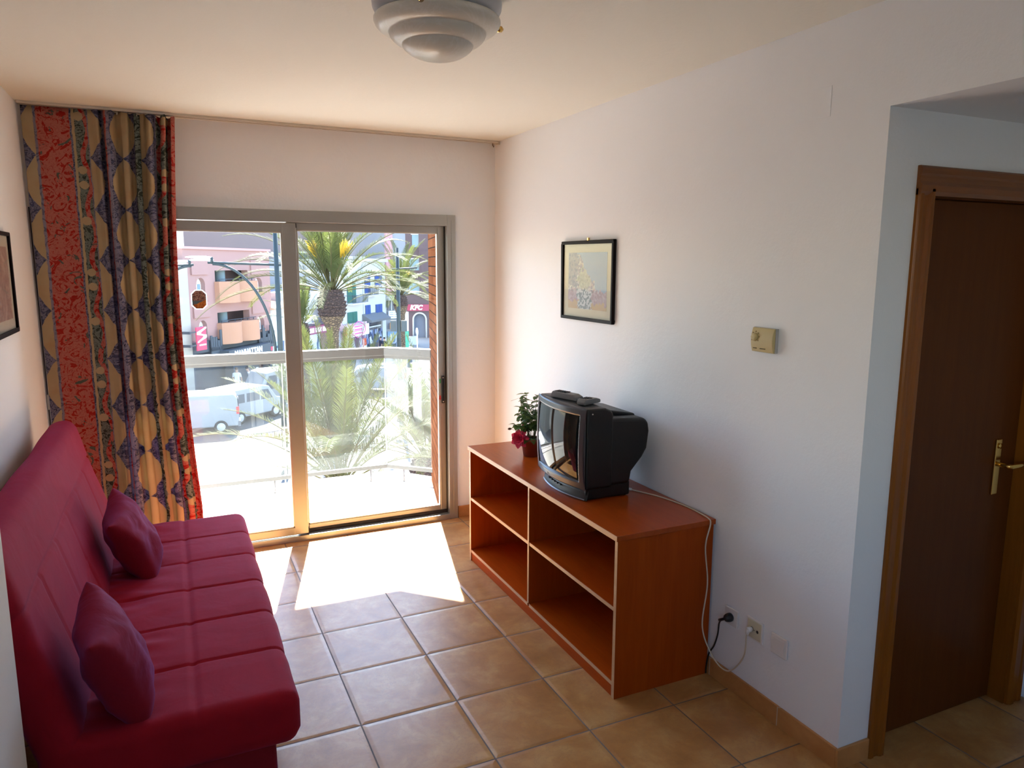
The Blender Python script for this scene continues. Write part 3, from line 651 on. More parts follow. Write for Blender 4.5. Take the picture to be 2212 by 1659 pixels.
obj('socket_well', MB().lathe([(.021,-.0098),(.021,-.0088),(.019,-.006),(0,-.004)], (R,2.152,.313), 24, ax='x'), MWPLA, sk)
ant = plate(2.022, .318, .037, MCRPLA, 'aerial_socket', 'cream wall socket with two aerial holes, between the other two plates')
obj('surround', MB().box(R-.007, R-.0002, 2.022-.043, 2.022+.043, .318-.043, .318+.043), MWPLA, ant, .003)
b = MB()
for y, r in ((2.034,.0095),(2.004,.0065)): b.lathe([(0,-.0095),(r,-.0095),(r,-.0085)], (R,y,.318), 14, ax='x')
b.lathe([(0,-.0095),(.002,-.0095),(.002,-.0085)], (R,2.020,.318), 8, ax='x'); obj('socket_hole', b, MBLK, ant)
bp = plate(1.894, .315, .040, MWPLA, 'blank_wall_plate', 'blank white wall plate, the one nearest the wall corner')
obj('inner_plate', MB().box(R-.0105, R-.009, 1.894-.028, 1.894+.028, .287, .343), MWPLA, bp, .002)
pc = thing('black_cable', 'black power cord plugged into the white wall socket beside the cabinet', 'cable', (1.97, 2.155, .31))
b = MB(); b.lathe([(0,-.010),(.0175,-.010),(.0185,-.020),(.015,-.034),(.008,-.042),(0,-.043)], (R,2.152,.313), 16, ax='x'); b.tube(spline([(1.953,2.152,.312),(1.945,2.165,.304),(1.948,2.18,.295)]), [.010]+[.006]*19+[.0045] if 0 else .0058, 8); obj('plug', b, MBLK, pc)
obj('cord', MB().tube(spline([(1.948,2.168,.300),(1.955,2.188,.275),(1.965,2.205,.215),(1.972,2.232,.15),(1.974,2.262,.10),(1.974,2.275,.04),(1.972,2.274,.004)]), .0034, 8), MBLK, pc)
# thermostat
th = thing('thermostat', 'small cream yellow room thermostat with dial on the right wall', 'thermostat', (R, 2.066, 1.448))
MTH = M('yellowed_thermostat_plastic', (.52,.42,.20), .4)
obj('wall_bracket', MB().box(R-.012, R-.0002, 1.996, 2.112, 1.403, 1.494), M('grey_bracket', (.45,.44,.44), .5), th, .002)
b = MB(); prof = [(R-.012-.013*sin(pi*(.12+.76*i/12))-.002, 1.404+.089*i/12) for i in range(13)]; b.prism([(R-.012,1.404)]+prof+[(R-.012,1.493)], 1.999, 2.108, 'y'); thb = obj('cover', b, MTH, th, .002)
obj('dial', MB().lathe([(0,-.034),(.0135,-.034),(.015,-.030),(.015,-.020)], (R,2.086,1.458), 24, ax='x'), MTH, th, label='round temperature dial')
obj('dial_grip', MB().box(R-.0372, R-.033, 2.0735, 2.0985, 1.4565, 1.4595), MTH, th, .001)
mk = M('thermostat_marking', (.12,.08,.02), .6); b = MB()
for i in range(7): a = -2.2 + i*.73; y, z = 2.086 + .0195*sin(a), 1.458 + .021*cos(a); b.box(R-.0277+.005*(abs(z-1.449)/.045)**2, R-.022, y-.0015, y+.0015, z-.0015, z+.0015)
obj('dial_mark', b, mk, th, kind='stuff'); obj('slide_switch', MB().box(R-.0255, R-.016, 2.080, 2.096, 1.4155, 1.4185).box(R-.0255, R-.016, 2.036, 2.062, 1.4155, 1.4185), mk, th)
obj('hatch', MB().box(R-.0002-.0012, R-.0002, 1.832, 1.906, 2.20, 2.296), MW, tag(thing('wall_hatch', 'faint painted-over square cover plate high on the right wall', 'cover plate', (R,1.87,2.25)), None), .0006)

# ---------------------------------------------------------------- pictures
def m_print(name, warm=False):
    t = NT(name); c = t.coord(); x,y,z = t.sep(c); wv = t.map(c, (1,1,1)); n = t.noise(wv, 11, 6, .65, 1.2); n2 = t.noise(wv, 38, 5, .7, .8); n3 = t.noise(wv, 60, 3)
    if warm:
        col = t.ramp(n, [(.3,(.10,.06,.06)),(.5,(.28,.15,.12)),(.7,(.5,.36,.27))]); return t.end(t.pbr(t.mix(t.ma('MULTIPLY',n2,.6), col, (.35,.25,.2)), .5, 0, None, .3))
    q = t.noise(wv, 13, 4, .6, 1.5, True); qx, qy, qz = t.sep(q); y = t.ma('ADD', y, t.ma('MULTIPLY', t.ma('SUBTRACT', qx, .5), .13)); z = t.ma('ADD', z, t.ma('MULTIPLY', t.ma('SUBTRACT', qy, .5), .13))
    dab = t.vor(t.map(wv, (1,1,1.2)), 75, 'F1', 1); dr_, dg_, db_ = t.sep(dab)
    sky_ = t.mix(n2, (.17,.33,.55), (.42,.54,.66)); rock = t.ramp(dr_, [(.0,(.10,.12,.20)),(.25,(.27,.25,.34)),(.45,(.50,.40,.38)),(.65,(.66,.52,.44)),(.85,(.74,.70,.64))])
    hill = t.ma('LESS_THAN', z, t.ma('ADD', t.ma('MULTIPLY', y, .9), .055)); col = t.mix(hill, sky_, rock)
    dark = t.ma('MULTIPLY', t.ma('GREATER_THAN', y, .10), t.ma('GREATER_THAN', z, -.03)); col = t.mix(t.ma('MULTIPLY', dark, .65), col, (.10,.13,.22))
    gr = t.ma('LESS_THAN', t.ma('ADD', t.ma('ABSOLUTE', t.ma('SUBTRACT', y, .03)), t.ma('ABSOLUTE', t.ma('SUBTRACT', z, .005))), .075); col = t.mix(t.ma('MULTIPLY', gr, .75), col, t.mix(dg_, (.30,.36,.18), (.58,.58,.36)))
    lowm = t.ma('LESS_THAN', z, -.045); flo = t.mix(t.ma('GREATER_THAN', dg_, .5), (.16,.21,.21), (.76,.78,.74)); fl2 = t.mix(dr_, (.38,.20,.22), (.66,.48,.46))
    side = t.ma('GREATER_THAN', t.ma('ABSOLUTE', t.ma('SUBTRACT', y, .02)), .07); col = t.mix(lowm, col, t.mix(side, flo, fl2))
    och = t.ma('MULTIPLY', t.ma('LESS_THAN', z, -.118), side); col = t.mix(och, col, (.66,.40,.10)); col = t.mix(t.ma('MULTIPLY', n3, .3), col, (.55,.52,.5)); col = t.mix(1.0, col, (.55,.55,.58), 'MULTIPLY')
    return t.end(t.pbr(col, .5, 0, None, .3))
def picture(x, sg, yc, zc, w, h, mm, pm, lab, off):
    t = thing('framed_picture', lab, 'picture', (x, yc, zc), 0); fw, d = .017, .020; X = lambda q: x - sg*q
    b = MB()
    for y0,y1,z0,z1 in ((-w,w,h-fw,h),(-w,w,-h,-h+fw),(-w,-w+fw,-h+fw,h-fw),(w-fw,w,-h+fw,h-fw)): b.box(X(.001), X(d), yc+y0, yc+y1, zc+z0, zc+z1)
    obj('frame', b, MFRAME, t, .003, 2)
    obj('mat_board', MB().box(X(.002), X(.009), yc-w+fw, yc+w-fw, zc-h+fw, zc+h-fw), mm, t)
    o_ = obj('print', MB().box(X(.0092), X(.0098), yc-off[0], yc+off[0], zc-off[1], zc+off[2]), pm, t)
    gl = NT('picture_glass'); tr = gl.n('ShaderNodeBsdfTransparent'); g = gl.n('ShaderNodeBsdfGlossy'); g.inputs[1].default_value = .02; 
    obj('glass', MB().box(X(.012), X(.0135), yc-w+fw, yc+w-fw, zc-h+fw, zc+h-fw), gl.end(gl.mixs(schlick(gl, .012, .22), tr.outputs[0], g.outputs[0])), t); return t
MMAT = M('cream_mat_board', (.50,.47,.35), .8, spec=.1)
p = picture(R, 1, 3.342, 1.636, .262, .208, MMAT, m_print('watercolour_print'), 'black framed watercolour of a hillside village above the television', (.195, .147, .147))
b = MB(); b.box(R-.010, R-.001, 3.337, 3.347, 1.843, 1.857); obj('hanging_loop', b, MBRASS, p)
picture(XL, -1, 3.555, 1.637, .262, .212, M('aged_mat_board', (.50,.45,.36), .7), m_print('sepia_print', True), 'dark framed picture cut off at the left edge, above the red sofa', (.20, .15, .15))

# ---------------------------------------------------------------- ceiling lamp
LX, LY = .775, 2.20
lm = thing('ceiling_lamp', 'round frosted glass ceiling lamp with brass clips', 'ceiling lamp', (LX, LY, CZ))
t = NT('marbled_frosted_glass'); c = t.coord(); n = t.noise(c, 6, 4, .6, 2.5); w = t.ramp(n, [(.46,(0,0,0)),(.5,(1,1,1)),(.54,(0,0,0))])
tl = t.n('ShaderNodeBsdfTranslucent'); t.set(tl.inputs[0], (.97,.96,.90)); mg = t.end(t.mixs(.22, t.pbr(t.mix(t.ma('MULTIPLY',w,.6), (.86,.85,.79), (.95,.95,.93)), .3, 0, None, .35, 0.0), tl.outputs[0]))
obj('base_plate', MB().lathe([(0,-.001),(.180,-.001),(.189,-.008),(.1915,-.020),(.190,-.036),(.183,-.050),(.172,-.059),(0,-.060)], (LX,LY,CZ), 64), M('lamp_base_white', (.55,.57,.62), .4), lm)
pr = [(.150,-.062),(.184,-.0635),(.1872,-.068),(.1875,-.074),(.184,-.082),(.176,-.091),(.166,-.0975),(.154,-.1015),(.147,-.103),(.1445,-.1035),(.1435,-.1055),(.1430,-.1085),(.1415,-.113),(.136,-.1205),(.127,-.128),(.117,-.133),(.1085,-.1355),(.106,-.136),(.1052,-.138),(.1046,-.1415),(.101,-.147),(.093,-.154),(.080,-.1625),(.064,-.1695),(.044,-.1748),(.022,-.1772),(.0,-.178)]
obj('glass_shade', MB().lathe(pr, (LX,LY,CZ), 72), mg, lm)
for a in (-0.05, 2.04, 4.14):
    b = MB(); d = Vector((cos(a), sin(a), 0)); c0 = Vector((LX,LY,CZ-.068)); b.tube([c0+d*.170, c0+d*.187, c0+d*.188, c0+d*.203], [.003,.003,.0095,.0095], 12); b.tube([c0+d*.203, c0+d*.209], [.0095,.004], 12); b.box(0,0,0,0,0,0) if 0 else None
    obj('brass_clip', b, MBRASS, lm)
# ================================================================ BALCONY
MBALC = M('cream_balcony_tile', (.62,.58,.52), .6, 0, .05, 4); MCONC = M('white_painted_render', (.78,.77,.74), .8)
BF = -.05; YE = 5.93
def plan(off): return [(-1.6, D+.24), (-1.6, YE+off), (1.60+off*.42, YE+off), (2.02+off*.42, 5.47+off*.42), (2.5, 5.47), (2.5, D+.24)]
bal = struct('floor_balcony', MB().prism(plan(0), BF-.22, BF, 'z'), MBALC, 'sunlit cream balcony floor outside the sliding door')
struct('trim_kerb', MB().prism([(-1.6,YE),(1.60,YE),(1.97,5.525),(2.03,5.525),(1.64,YE+.07),(-1.6,YE+.07)], BF-.25, BF+.012, 'z'), MCONC, 'white kerb at the outer edge of the balcony')
struct('ceiling_balcony', MB().prism([(-1.6,D+.24),(-1.6,5.899),(1.583,5.899),(2.1,5.37),(2.6,5.37),(2.6,D+.24)], 2.55, 2.8, 'z'), MCONC, 'underside of the balcony above')
struct('wall_facade', MB().box(-6, WX0-.3, D+.03, D+.24, -6.4, 2.8).box(R+.2, 8, D+.03, D+.24, -6.4, 2.8).box(WX0-.3, R+.2, D+.03, D+.24, -6.4, -.12).box(-6, 8, D+.03, D+.24, CZ+.12, 6), MCONC, 'outer wall of the apartment building')
t = NT('orange_brick'); c = t.coord(); x,y,z = t.sep(c); rw = t.ma('DIVIDE', z, .068); fz = t.ma('FRACT', rw); sy = t.ma('ADD', t.ma('DIVIDE', y, .25), t.ma('MULTIPLY', t.ma('FRACT', t.ma('MULTIPLY', t.ma('FLOOR', rw), .5)), 1.0)); fy = t.ma('FRACT', sy)
mo = t.ma('MAXIMUM', t.ma('LESS_THAN', fz, .10), t.ma('LESS_THAN', fy, .035)); cell = t.comb(t.ma('FLOOR', rw), t.ma('FLOOR', sy)); wn_ = t.n('ShaderNodeTexWhiteNoise'); t.set(wn_.inputs[0], cell)
bc_ = t.mix(wn_.outputs[0], (.13,.042,.018), (.20,.075,.035)); MBRICK = t.end(t.pbr(t.mix(mo, bc_, (.02,.016,.015)), 1.0, 0, t.bump(t.ma('SUBTRACT', 1.0, mo), .012, 1), 0.0))
bw = obj('wall_brick', MB().prism([(1.665,4.80),(1.872,5.60),(2.2,5.60),(2.2,4.80)], BF, 2.55, 'z'), MBRICK); tag(bw, 'orange brick wall at the right side of the balcony', None, None, 'structure')
rl = thing('balcony_railing', 'glass balcony railing with a broad aluminium handrail', 'railing', (0, 5.8, BF)); rl['category'] = 'railing'
A0, A1, A2 = (-1.6,5.80), (1.555,5.80), (1.865,5.50)
def seg(p, q, w, z0, z1, e=0):
    d = Vector((q[0]-p[0], q[1]-p[1])).normalized(); n = Vector((-d.y, d.x)); P = Vector(p); Q = Vector(q) + d*e
    return MB().prism([tuple(P-n*w), tuple(Q-n*w), tuple(Q+n*w), tuple(P+n*w)], z0, z1, 'z')
MALUW = M('white_anodised_rail', (.155,.155,.15), .45, .1)
for p, q, e in ((A0, A1, .015), (A1, A2, .0)):
    obj('handrail', seg(p, q, .040, .992, 1.056, e), MALUW, rl, .006, 3); obj('glazing_channel', seg(p, q, .020, .968, .992, e), MALUW, rl)
    obj('bottom_rail', seg(p, q, .014, .050, .082, e), MALUW, rl, .003)
for x0, x1 in ((-1.58,-.12),(-.115,.745),(.752,1.548)): obj('glass_panel', MB().box(x0, x1, 5.797, 5.803, .075, .99), MDUSTY, rl)
obj('glass_panel', seg((1.562,5.793), A2, .003, .075, .99), MDUSTY, rl)
me_ = M('bright_glass_edge', (.85,.92,.9), .2)
for x in (.7485, 1.5545, -.1175): obj('glass_joint', MB().box(x-.003, x+.003, 5.796, 5.804, .08, .985), me_, rl)
for p in ((-1.2,5.8),(-.55,5.8),(.655,5.8),(1.415,5.80),(1.665,5.693)):
    b = MB(); b.lathe([(0,BF),(.012,BF),(.012,BF+.012),(.007,BF+.02),(.007,.05),(0,.05)], (p[0],p[1],0), 10); obj('post', b, M('stainless_foot', (.35,.34,.34), .4, .6), rl)

# ================================================================ STREET
GZ = CAM_H - 8.2; CYW, SYW = cos(YAW), sin(YAW)
def ld(l, d): return (l*CYW + d*SYW, -l*SYW + d*CYW)
class Frame:                             # a vertical facade plane: origin (lateral, depth) as seen from the room, direction (ul, ud) along it
    def __init__(s, l, d, ul, ud):
        n = sqrt(ul*ul+ud*ud); s.o = Vector((*ld(l,d), GZ)); u = ld(ul/n, ud/n); s.u = Vector((u[0], u[1], 0)); s.rz = atan2(u[1], u[0]); s.y = Vector((-s.u.y, s.u.x, 0))
    def p(s, px, py, back=0):            # pixel -> (along, height) on the plane pushed back by 'back'
        d = CR*((px-1106)/F) - CU*((py-829.5)/F) + CF; O = Vector((0,0,CAM_H)); o = s.o + s.y*back
        P = O + d*((o-O).dot(s.y)/d.dot(s.y)) - o; return P.dot(s.u), P.z
class Bld:
    def __init__(s, fr, name, label, cat='building', px=None, group=None):
        s.f = fr; s0 = fr.p(px, 700)[0] if px else 0; s.s0 = s0
        loc = fr.o + fr.u*s0; s.e = thing(name, label, cat, tuple(loc), fr.rz, group)
    def r(s, px0, px1, py0, py1, back=0):
        m = (py0+py1)/2; x0 = s.f.p(px0, m, back)[0]-s.s0; x1 = s.f.p(px1, m, back)[0]-s.s0; c = (px0+px1)/2
        return x0, x1, s.f.p(c, py1, back)[1], s.f.p(c, py0, back)[1]
    def part(s, name, mat, px0, px1, py0, py1, y0, y1, parent=None, back=0, bevel=0, label=None, z0=None, z1=None):
        a, b_, c, d = s.r(px0, px1, py0, py1, back)
        if z0 is not None: c = z0
        if z1 is not None: d = z1
        return obj(name, MB().box(a, b_, y0+back, y1+back, c, d), mat, parent or s.e, bevel, local=True, label=label)
def C_(name, col, r=.8, **k): return M(name, col, r, **k)
FM = Frame(-17.9, 46, .212, .977)
MGRD = M('pale_sunlit_asphalt', (.13,.128,.125), .9, 0, .12, .6); MPAV = M('light_paving', (.30,.29,.27), .9, 0, .06, 1.5)
gr = obj('street_ground', MB().box(-120, 140, 2, 220, GZ-.3, GZ), MGRD); tag(gr, 'sunlit grey street surface below the balcony', 'road', None, 'structure')
pv = MB(); o_ = FM.o; u_, y_ = FM.u, FM.y; pts = [o_+u_*-40-y_*4.5, o_+u_*38-y_*4.5, o_+u_*38, o_-u_*40]; pv.prism([(p.x,p.y) for p in pts], GZ, GZ+.12, 'z'); tag(obj('pavement', pv, MPAV), 'pavement in front of the row of shops', 'pavement', None, 'structure')
# --- stone building
MSTONE = None
t = NT('pale_stone_blocks'); c = t.coord(); br = t.n('ShaderNodeTexBrick'); x,y,z = t.sep(c); t.set(br.inputs[0], t.comb(x, z, 0.0)); br.inputs['Scale'].default_value = 1; br.inputs['Brick Width'].default_value = 1.1; br.inputs['Row Height'].default_value = .42; br.inputs['Mortar Size'].default_value = .018
t.set(br.inputs[1], (.38,.36,.31)); t.set(br.inputs[2], (.42,.40,.35)); t.set(br.inputs[3], (.38,.36,.33)); MSTONE = t.end(t.pbr(br.outputs[0], .85))
B = Bld(FM, 'stone_building', 'pale stone block building next to the curtain edge', 'building', 404); a,_,_,zt = B.r(404,405,566,600); 
obj('wall', MB().box(-14, 0, -.25, 9, 0, zt), MSTONE, B.e, local=True); obj('roof_coping', MB().box(-14, .05, -.35, .2, zt, zt+.12), MCONC, B.e, local=True)
B = Bld(FM, 'roof_planter', 'brown roof terrace wall with a green shrub beside the grey panelled block', 'planter', 404)
a0,a1,z0,z1 = B.r(372,402,512,530,2.0); obj('terrace_wall', MB().box(-3.6, -.25, 2.0, 2.3, zt+.12, z1), C_('terracotta_parapet', (.38,.17,.11)), B.e, local=True)
bsh = MB(); rr = random.Random(3)
for i in range(420):
    a = rr.uniform(0,2*pi); q = rr.random(); c = Vector((-1.35+cos(a)*q*1.0, 1.3+sin(a)*.5*q, zt+.35+rr.random()*1.5*(1-q*.4))); leaf_mb(bsh, c, Vector((rr.uniform(-1,1), rr.uniform(-1,1), rr.uniform(-.5,1))), Vector((0,0,1)), .22, .12)
obj('shrub', bsh, C_('shrub_green', (.10,.22,.08), .6), B.e, local=True); obj('trough', MB().box(-2.3,-.4,1.0,1.6,zt+.12,zt+.45), MCONC, B.e, local=True)

# --- pink building
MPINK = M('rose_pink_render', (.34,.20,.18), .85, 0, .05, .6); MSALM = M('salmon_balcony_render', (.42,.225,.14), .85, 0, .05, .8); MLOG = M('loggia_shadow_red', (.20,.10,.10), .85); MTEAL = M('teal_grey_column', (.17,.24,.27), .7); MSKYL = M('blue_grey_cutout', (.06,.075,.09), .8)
B = Bld(FM, 'pink_building', 'rose pink building with two loggias and salmon curved balconies', 'building', 404)
x0,x1,_,ztp = B.r(404, 584, 538, 700); 
holes = [(465,536,584,640),(471,540,672,726)]
LG = [B.r(*h) for h in holes]
def wall_with_holes(x0, x1, z0, z1, hs, y0, y1):      # grid of boxes around rectangular holes
    b = MB(); xs = sorted({x0, x1, *[h[0] for h in hs], *[h[1] for h in hs]}); zs = sorted({z0, z1, *[h[2] for h in hs], *[h[3] for h in hs]})
    for i in range(len(xs)-1):
        for j in range(len(zs)-1):
            cx, cz = (xs[i]+xs[i+1])/2, (zs[j]+zs[j+1])/2
            if not any(h[0] < cx < h[1] and h[2] < cz < h[3] for h in hs): b.box(xs[i], xs[i+1], y0, y1, zs[j], zs[j+1])
    return b
ztop = B.f.p(450, 539)[1]
WN = [B.r(424,443,600,640), B.r(550,566,599,631), B.r(430,448,692,738), B.r(553,571,682,713)]
shopz = 3.55
obj('wall', wall_with_holes(0, x1, shopz, ztop, LG+WN, 0, .45), MPINK, B.e, local=True)
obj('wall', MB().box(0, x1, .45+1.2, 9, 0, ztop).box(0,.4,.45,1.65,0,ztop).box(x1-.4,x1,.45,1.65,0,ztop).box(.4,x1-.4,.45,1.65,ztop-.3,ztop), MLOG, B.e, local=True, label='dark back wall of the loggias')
obj('coping', MB().box(-.05, x1+.05, -.12, .5, ztop, ztop+.14), C_('pink_coping', (.50,.28,.26)), B.e, local=True)
for l in LG:
    cx = (l[0]+l[1])/2 - .2; b = MB(); b.lathe([(.34,l[2]),(.34,l[3])], (cx,.75,0), 20); obj('column', b, MTEAL, B.e, local=True)
    zb = l[2]-.35; h = 1.3
    for k, (a, c) in enumerate(((l[0]-.1, cx+.45), (cx+.45, l[1]+.55))):
        b = MB(); n = 16; W_ = (c-a)
        prof = [(a + W_*i/n, -.05 - .75*sin(pi*(.12+.76*i/n)) ) for i in range(n+1)]
        b.prism([(a,.1)]+prof+[(c,.1)], zb, zb+h, 'z'); obj('balcony', b, MSALM, B.e, local=True)
    b = MB(); b.box(l[0], l[1]+.3, -.3, -.26, zb+h+.12, zb+h+.16)
    for i in range(6): x = l[0] + i*(l[1]-l[0])/5; b.box(x-.02, x+.02, -.3, -.26, zb+h, zb+h+.14)
    obj('balcony_rail', b, C_('dark_iron', (.05,.055,.07), .5), B.e, local=True)
for i, w in enumerate(WN):
    f = obj('window', MB().box(w[0], w[1], .28, .36, w[2], w[3]), C_('white_window_frame', (.75,.78,.8), .5), B.e, local=True); m = (w[0]+w[1])/2; hw = (w[1]-w[0])/2
    obj('pane', MB().box(w[0]+.12, m-.06, .25, .28, w[2]+.12, w[3]-hw*.9).box(m+.06, w[1]-.12, .25, .28, w[2]+.12, w[3]-hw*.9), C_('grey_blue_pane', (.22,.33,.40), .15), f, local=True)
    b = MB(); n = 10; top = w[3]; pts = [(w[0]-.02, top+.02), (w[0]-.02, top-hw)] + [(m-hw*cos(pi*j/n)*1.0, top-hw+hw*sin(pi*j/n)) for j in range(n+1)] + [(w[1]+.02, top-hw), (w[1]+.02, top+.02)]
    for j in range(n): q0 = (m-hw*cos(pi*j/n), top-hw+hw*sin(pi*j/n)); q1 = (m-hw*cos(pi*(j+1)/n), top-hw+hw*sin(pi*(j+1)/n)); b.prism([q0, q1, (q1[0], top+.02), (q0[0], top+.02)], -.01, .3, 'y')
    obj('arch', b, MPINK, B.e, local=True); obj('lintel_block', MB().box(w[0]-.45, w[1]+.3, -.09, .0, w[3]+.18, w[3]+1.1), MPINK, B.e, local=True); obj('sill', MB().box(w[0]-.1, w[1]+.1, -.08, .2, w[2]-.1, w[2]), MSALM, B.e, local=True)
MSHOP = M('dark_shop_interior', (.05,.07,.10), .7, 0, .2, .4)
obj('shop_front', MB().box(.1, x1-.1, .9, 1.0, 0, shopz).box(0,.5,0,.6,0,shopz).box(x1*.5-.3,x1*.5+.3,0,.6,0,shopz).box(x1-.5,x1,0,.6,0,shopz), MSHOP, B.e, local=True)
fas = obj('fascia', MB().box(0, x1, -.15, .05, 2.95, shopz+.05), C_('slate_fascia', (.06,.07,.08)), B.e, local=True)
def ftext(B, name, body, mat, px, py, h, y, back=0, bold=0.0, shear=0.0, ang=0.0, parent=None):
    s, z = B.f.p(px, py, back); Mx = Matrix.Translation((s-B.s0, y+back, z)) @ Matrix.Rotation(ang, 4, 'Y') @ Matrix.Rotation(pi/2, 4, 'X')
    return text_mesh(name, body, mat, h, parent or B.e, Mx, .02, bold, shear, local=True)
MWT = C_('white_lettering', (.85,.87,.9), .5)
s_, z_ = B.f.p(510, 757.5)
obj('name_panel', MB().box(s_-B.s0-2.2, s_-B.s0+2.6, -.94, -.1, z_-.30, z_+.26), MSKYL, B.e, local=True)
ftext(B, 'name_lettering', 'MANHATTAN', MWT, 509, 758.5, .50, -.95, 0, .02)
for a_, c_, zz in ((447,471,741), (551,583,728)):
    q0,q1,z0,z1 = B.r(a_, c_, zz, zz+16); b = MB(); rr = random.Random(int(a_)); x = q0; 
    b.box(q0, q1, -.32, -.25, z0-.2, z0+.25)
    while x < q1: w = rr.uniform(.12,.3); b.box(x, min(q1,x+w*.8), -.32, -.25, z0, z0+rr.uniform(.5,1.35)); x += w
    obj('skyline_cutout', b, MSKYL, B.e, local=True, label='blue grey city skyline silhouette panel')
MREDS = C_('cherry_sign_red', (.60,.05,.11), .5)
q0,q1,z0,z1 = B.r(550,583,744,760); obj('sign_panel', MB().box(q0, q1, -.22, -.16, z0, z1), MREDS, B.e, local=True); ftext(B, 'sign_lettering', 'jove', MWT, 562, 752.5, .8, -.24, 0, .02, .3)
BS = Bld(FM, 'blade_sign', 'tall red banner sign with a white S swoosh on the pink wall', 'sign', 434); q0,q1,z0,z1 = BS.r(424,445,706,757,-.7)
obj('banner', MB().box(q0, q1, -.75, -.65, z0, z1), MREDS, BS.e, .03, local=True); w = (q1-q0); b = MB(); hgt = z1-z0; n = 26
for j in range(n):
    def ed(t_):                      # left and right edge of the white swoosh at height fraction t_
        c = .52 + .40*cos(3*pi*min(1,max(0,t_))); k = .30*sin(pi*min(1, t_*.93+.05))**.7 + .03; return max(0,c-k*.9), min(1,c+k*.9), z1-hgt*(.02+.58*t_ + .05*(1-cos(3*pi*t_))*.5)
    a, c = ed(j/n), ed((j+1)/n); b.prism([(q0+w*a[0],a[2]),(q0+w*c[0],c[2]),(q0+w*c[1],c[2]),(q0+w*a[1],a[2])], -.77, -.751, 'y')
obj('swoosh', b, MWT, BS.e, local=True); obj('small_lettering', MB().box(q0+w*.2, q1-w*.1, -.765, -.751, z0+.28, z0+.36), MWT, BS.e, local=True)
for zz in (z1-.3, z0+.3): obj('bracket', MB().box(q0-.5, q0+.1, -.72, -.68, zz, zz+.08).box(q0-.62,q0-.5,-.75,0,zz-.04,zz+.1), C_('dark_iron', (0,0,0)), BS.e, local=True)
# --- grey panelled block behind pink one
t = NT('grey_concrete_panels'); c = t.coord(); x,y,z = t.sep(c); e = t.ma('MAXIMUM', t.ma('LESS_THAN', t.ma('FRACT', t.ma('DIVIDE', x, 3.1)), .018), t.ma('LESS_THAN', t.ma('FRACT', t.ma('DIVIDE', z, 2.6)), .02)); MPAN = t.end(t.pbr(t.mix(e, t.mix(t.noise(c, .8, 4), (.20,.195,.23), (.24,.235,.27)), (.28,.27,.32)), .85))
B = Bld(FM, 'grey_block', 'grey panelled block rising behind the pink building', 'building', 404); q0,q1,z0,z1 = B.r(395,500,490,530,7); obj('wall', MB().box(-6, q1, 7, 14, 5, 15), MPAN, B.e, local=True)
obj('roof_parapet', MB().box(-6.1, q1+.1, 6.9, 14.1, 15, 15.3), MCONC, B.e, local=True)
MBEI = M('dusky_rose_render', (.17,.13,.125), .85, 0, .06, .5)
B = Bld(FM, 'dusky_block', 'dusky rose block with a small window, behind the low tiled roof', 'building', 500); q0,q1,z0,z1 = B.r(500,640,490,530,6.5)
wb = B.r(648,672,543,572,6.5); q2 = B.r(706,707,560,570,6.5)[0]
obj('wall', wall_with_holes(0.15, q2, 4, 16, [wb], 6.5, 7), MBEI, B.e, local=True); obj('wall', MB().box(.15, q2, 7.3, 15, 4, 16), MBEI, B.e, local=True)
f = obj('window', MB().box(wb[0], wb[1], 6.7, 6.8, wb[2], wb[3]), C_('white_window_frame', (0,0,0)), B.e, local=True); m = (wb[0]+wb[1])/2; obj('pane', MB().box(wb[0]+.15, m-.1, 6.62, 6.7, wb[2]+.15, wb[3]-.15).box(m+.1, wb[1]-.15, 6.62, 6.7, wb[2]+.15, wb[3]-.15), C_('dark_pane', (.08,.10,.13), .2), f, local=True)
obj('chimney_pipe', MB().box(1.4,1.9,4.4,4.9,8.6,13.2), MCONC, B.e, local=True)
# --- low tiled-roof house
t = NT('clay_roof_tiles'); c = t.coord(); x,y,z = t.sep(c); w = t.ma('SINE', t.ma('MULTIPLY', x, 26.0)); MROOF = t.end(t.pbr(t.mix(t.noise(c, 3, 4), (.55,.33,.22), (.70,.50,.36)), .85, 0, t.bump(w, .04, 1)))
MWH = M('white_house_render', (.52,.54,.55), .85, 0, .03, .7)
B = Bld(FM, 'low_house', 'low white house with a clay tile roof, behind the tall lamp post', 'house', 584); _,q1,_,_ = B.r(584,640,660,750); ze = B.f.p(600, 664)[1]; zr = B.f.p(600, 626, 5)[1]
obj('wall', MB().box(.05, q1, 0, 5, 0, ze), MWH, B.e, local=True)
b = MB(); b.add([(-.0+.05,-.35,ze),(q1+.1,-.35,ze),(q1+.1,5,zr),(.05,5,zr),(.05,-.35,ze-.12),(q1+.1,-.35,ze-.12),(q1+.1,5,ze-.12),(.05,5,ze-.12)], [(0,1,2,3),(4,7,6,5),(0,4,5,1),(1,5,6,2),(2,6,7,3),(3,7,4,0)]); obj('roof', b, MROOF, B.e, local=True)
MCLO = M('mixed_shop_goods', (.12,.15,.25), .7, 0, .9, 5)
def mgoods(name, cols, sc, seed=0.0):
    t = NT(name); c = t.coord(); m = t.map(c, (sc, sc, sc*.6), (seed,0,0)); v = t.vor(m, 1.0, 'F1', 1); return t.end(t.pbr(t.ramp(t.sep(v)[0], [(i/len(cols), q) for i,q in enumerate(cols)], 'CONSTANT'), .8))
MG1 = mgoods('shoe_display_goods', [(.35,.50,.62),(.06,.10,.16),(.55,.66,.74),(.10,.14,.22),(.62,.70,.76)], 3.2)
obj('shop_window', MB().box(.3, q1-.2, -.08, 0, .4, 2.7), MG1, B.e, local=True)
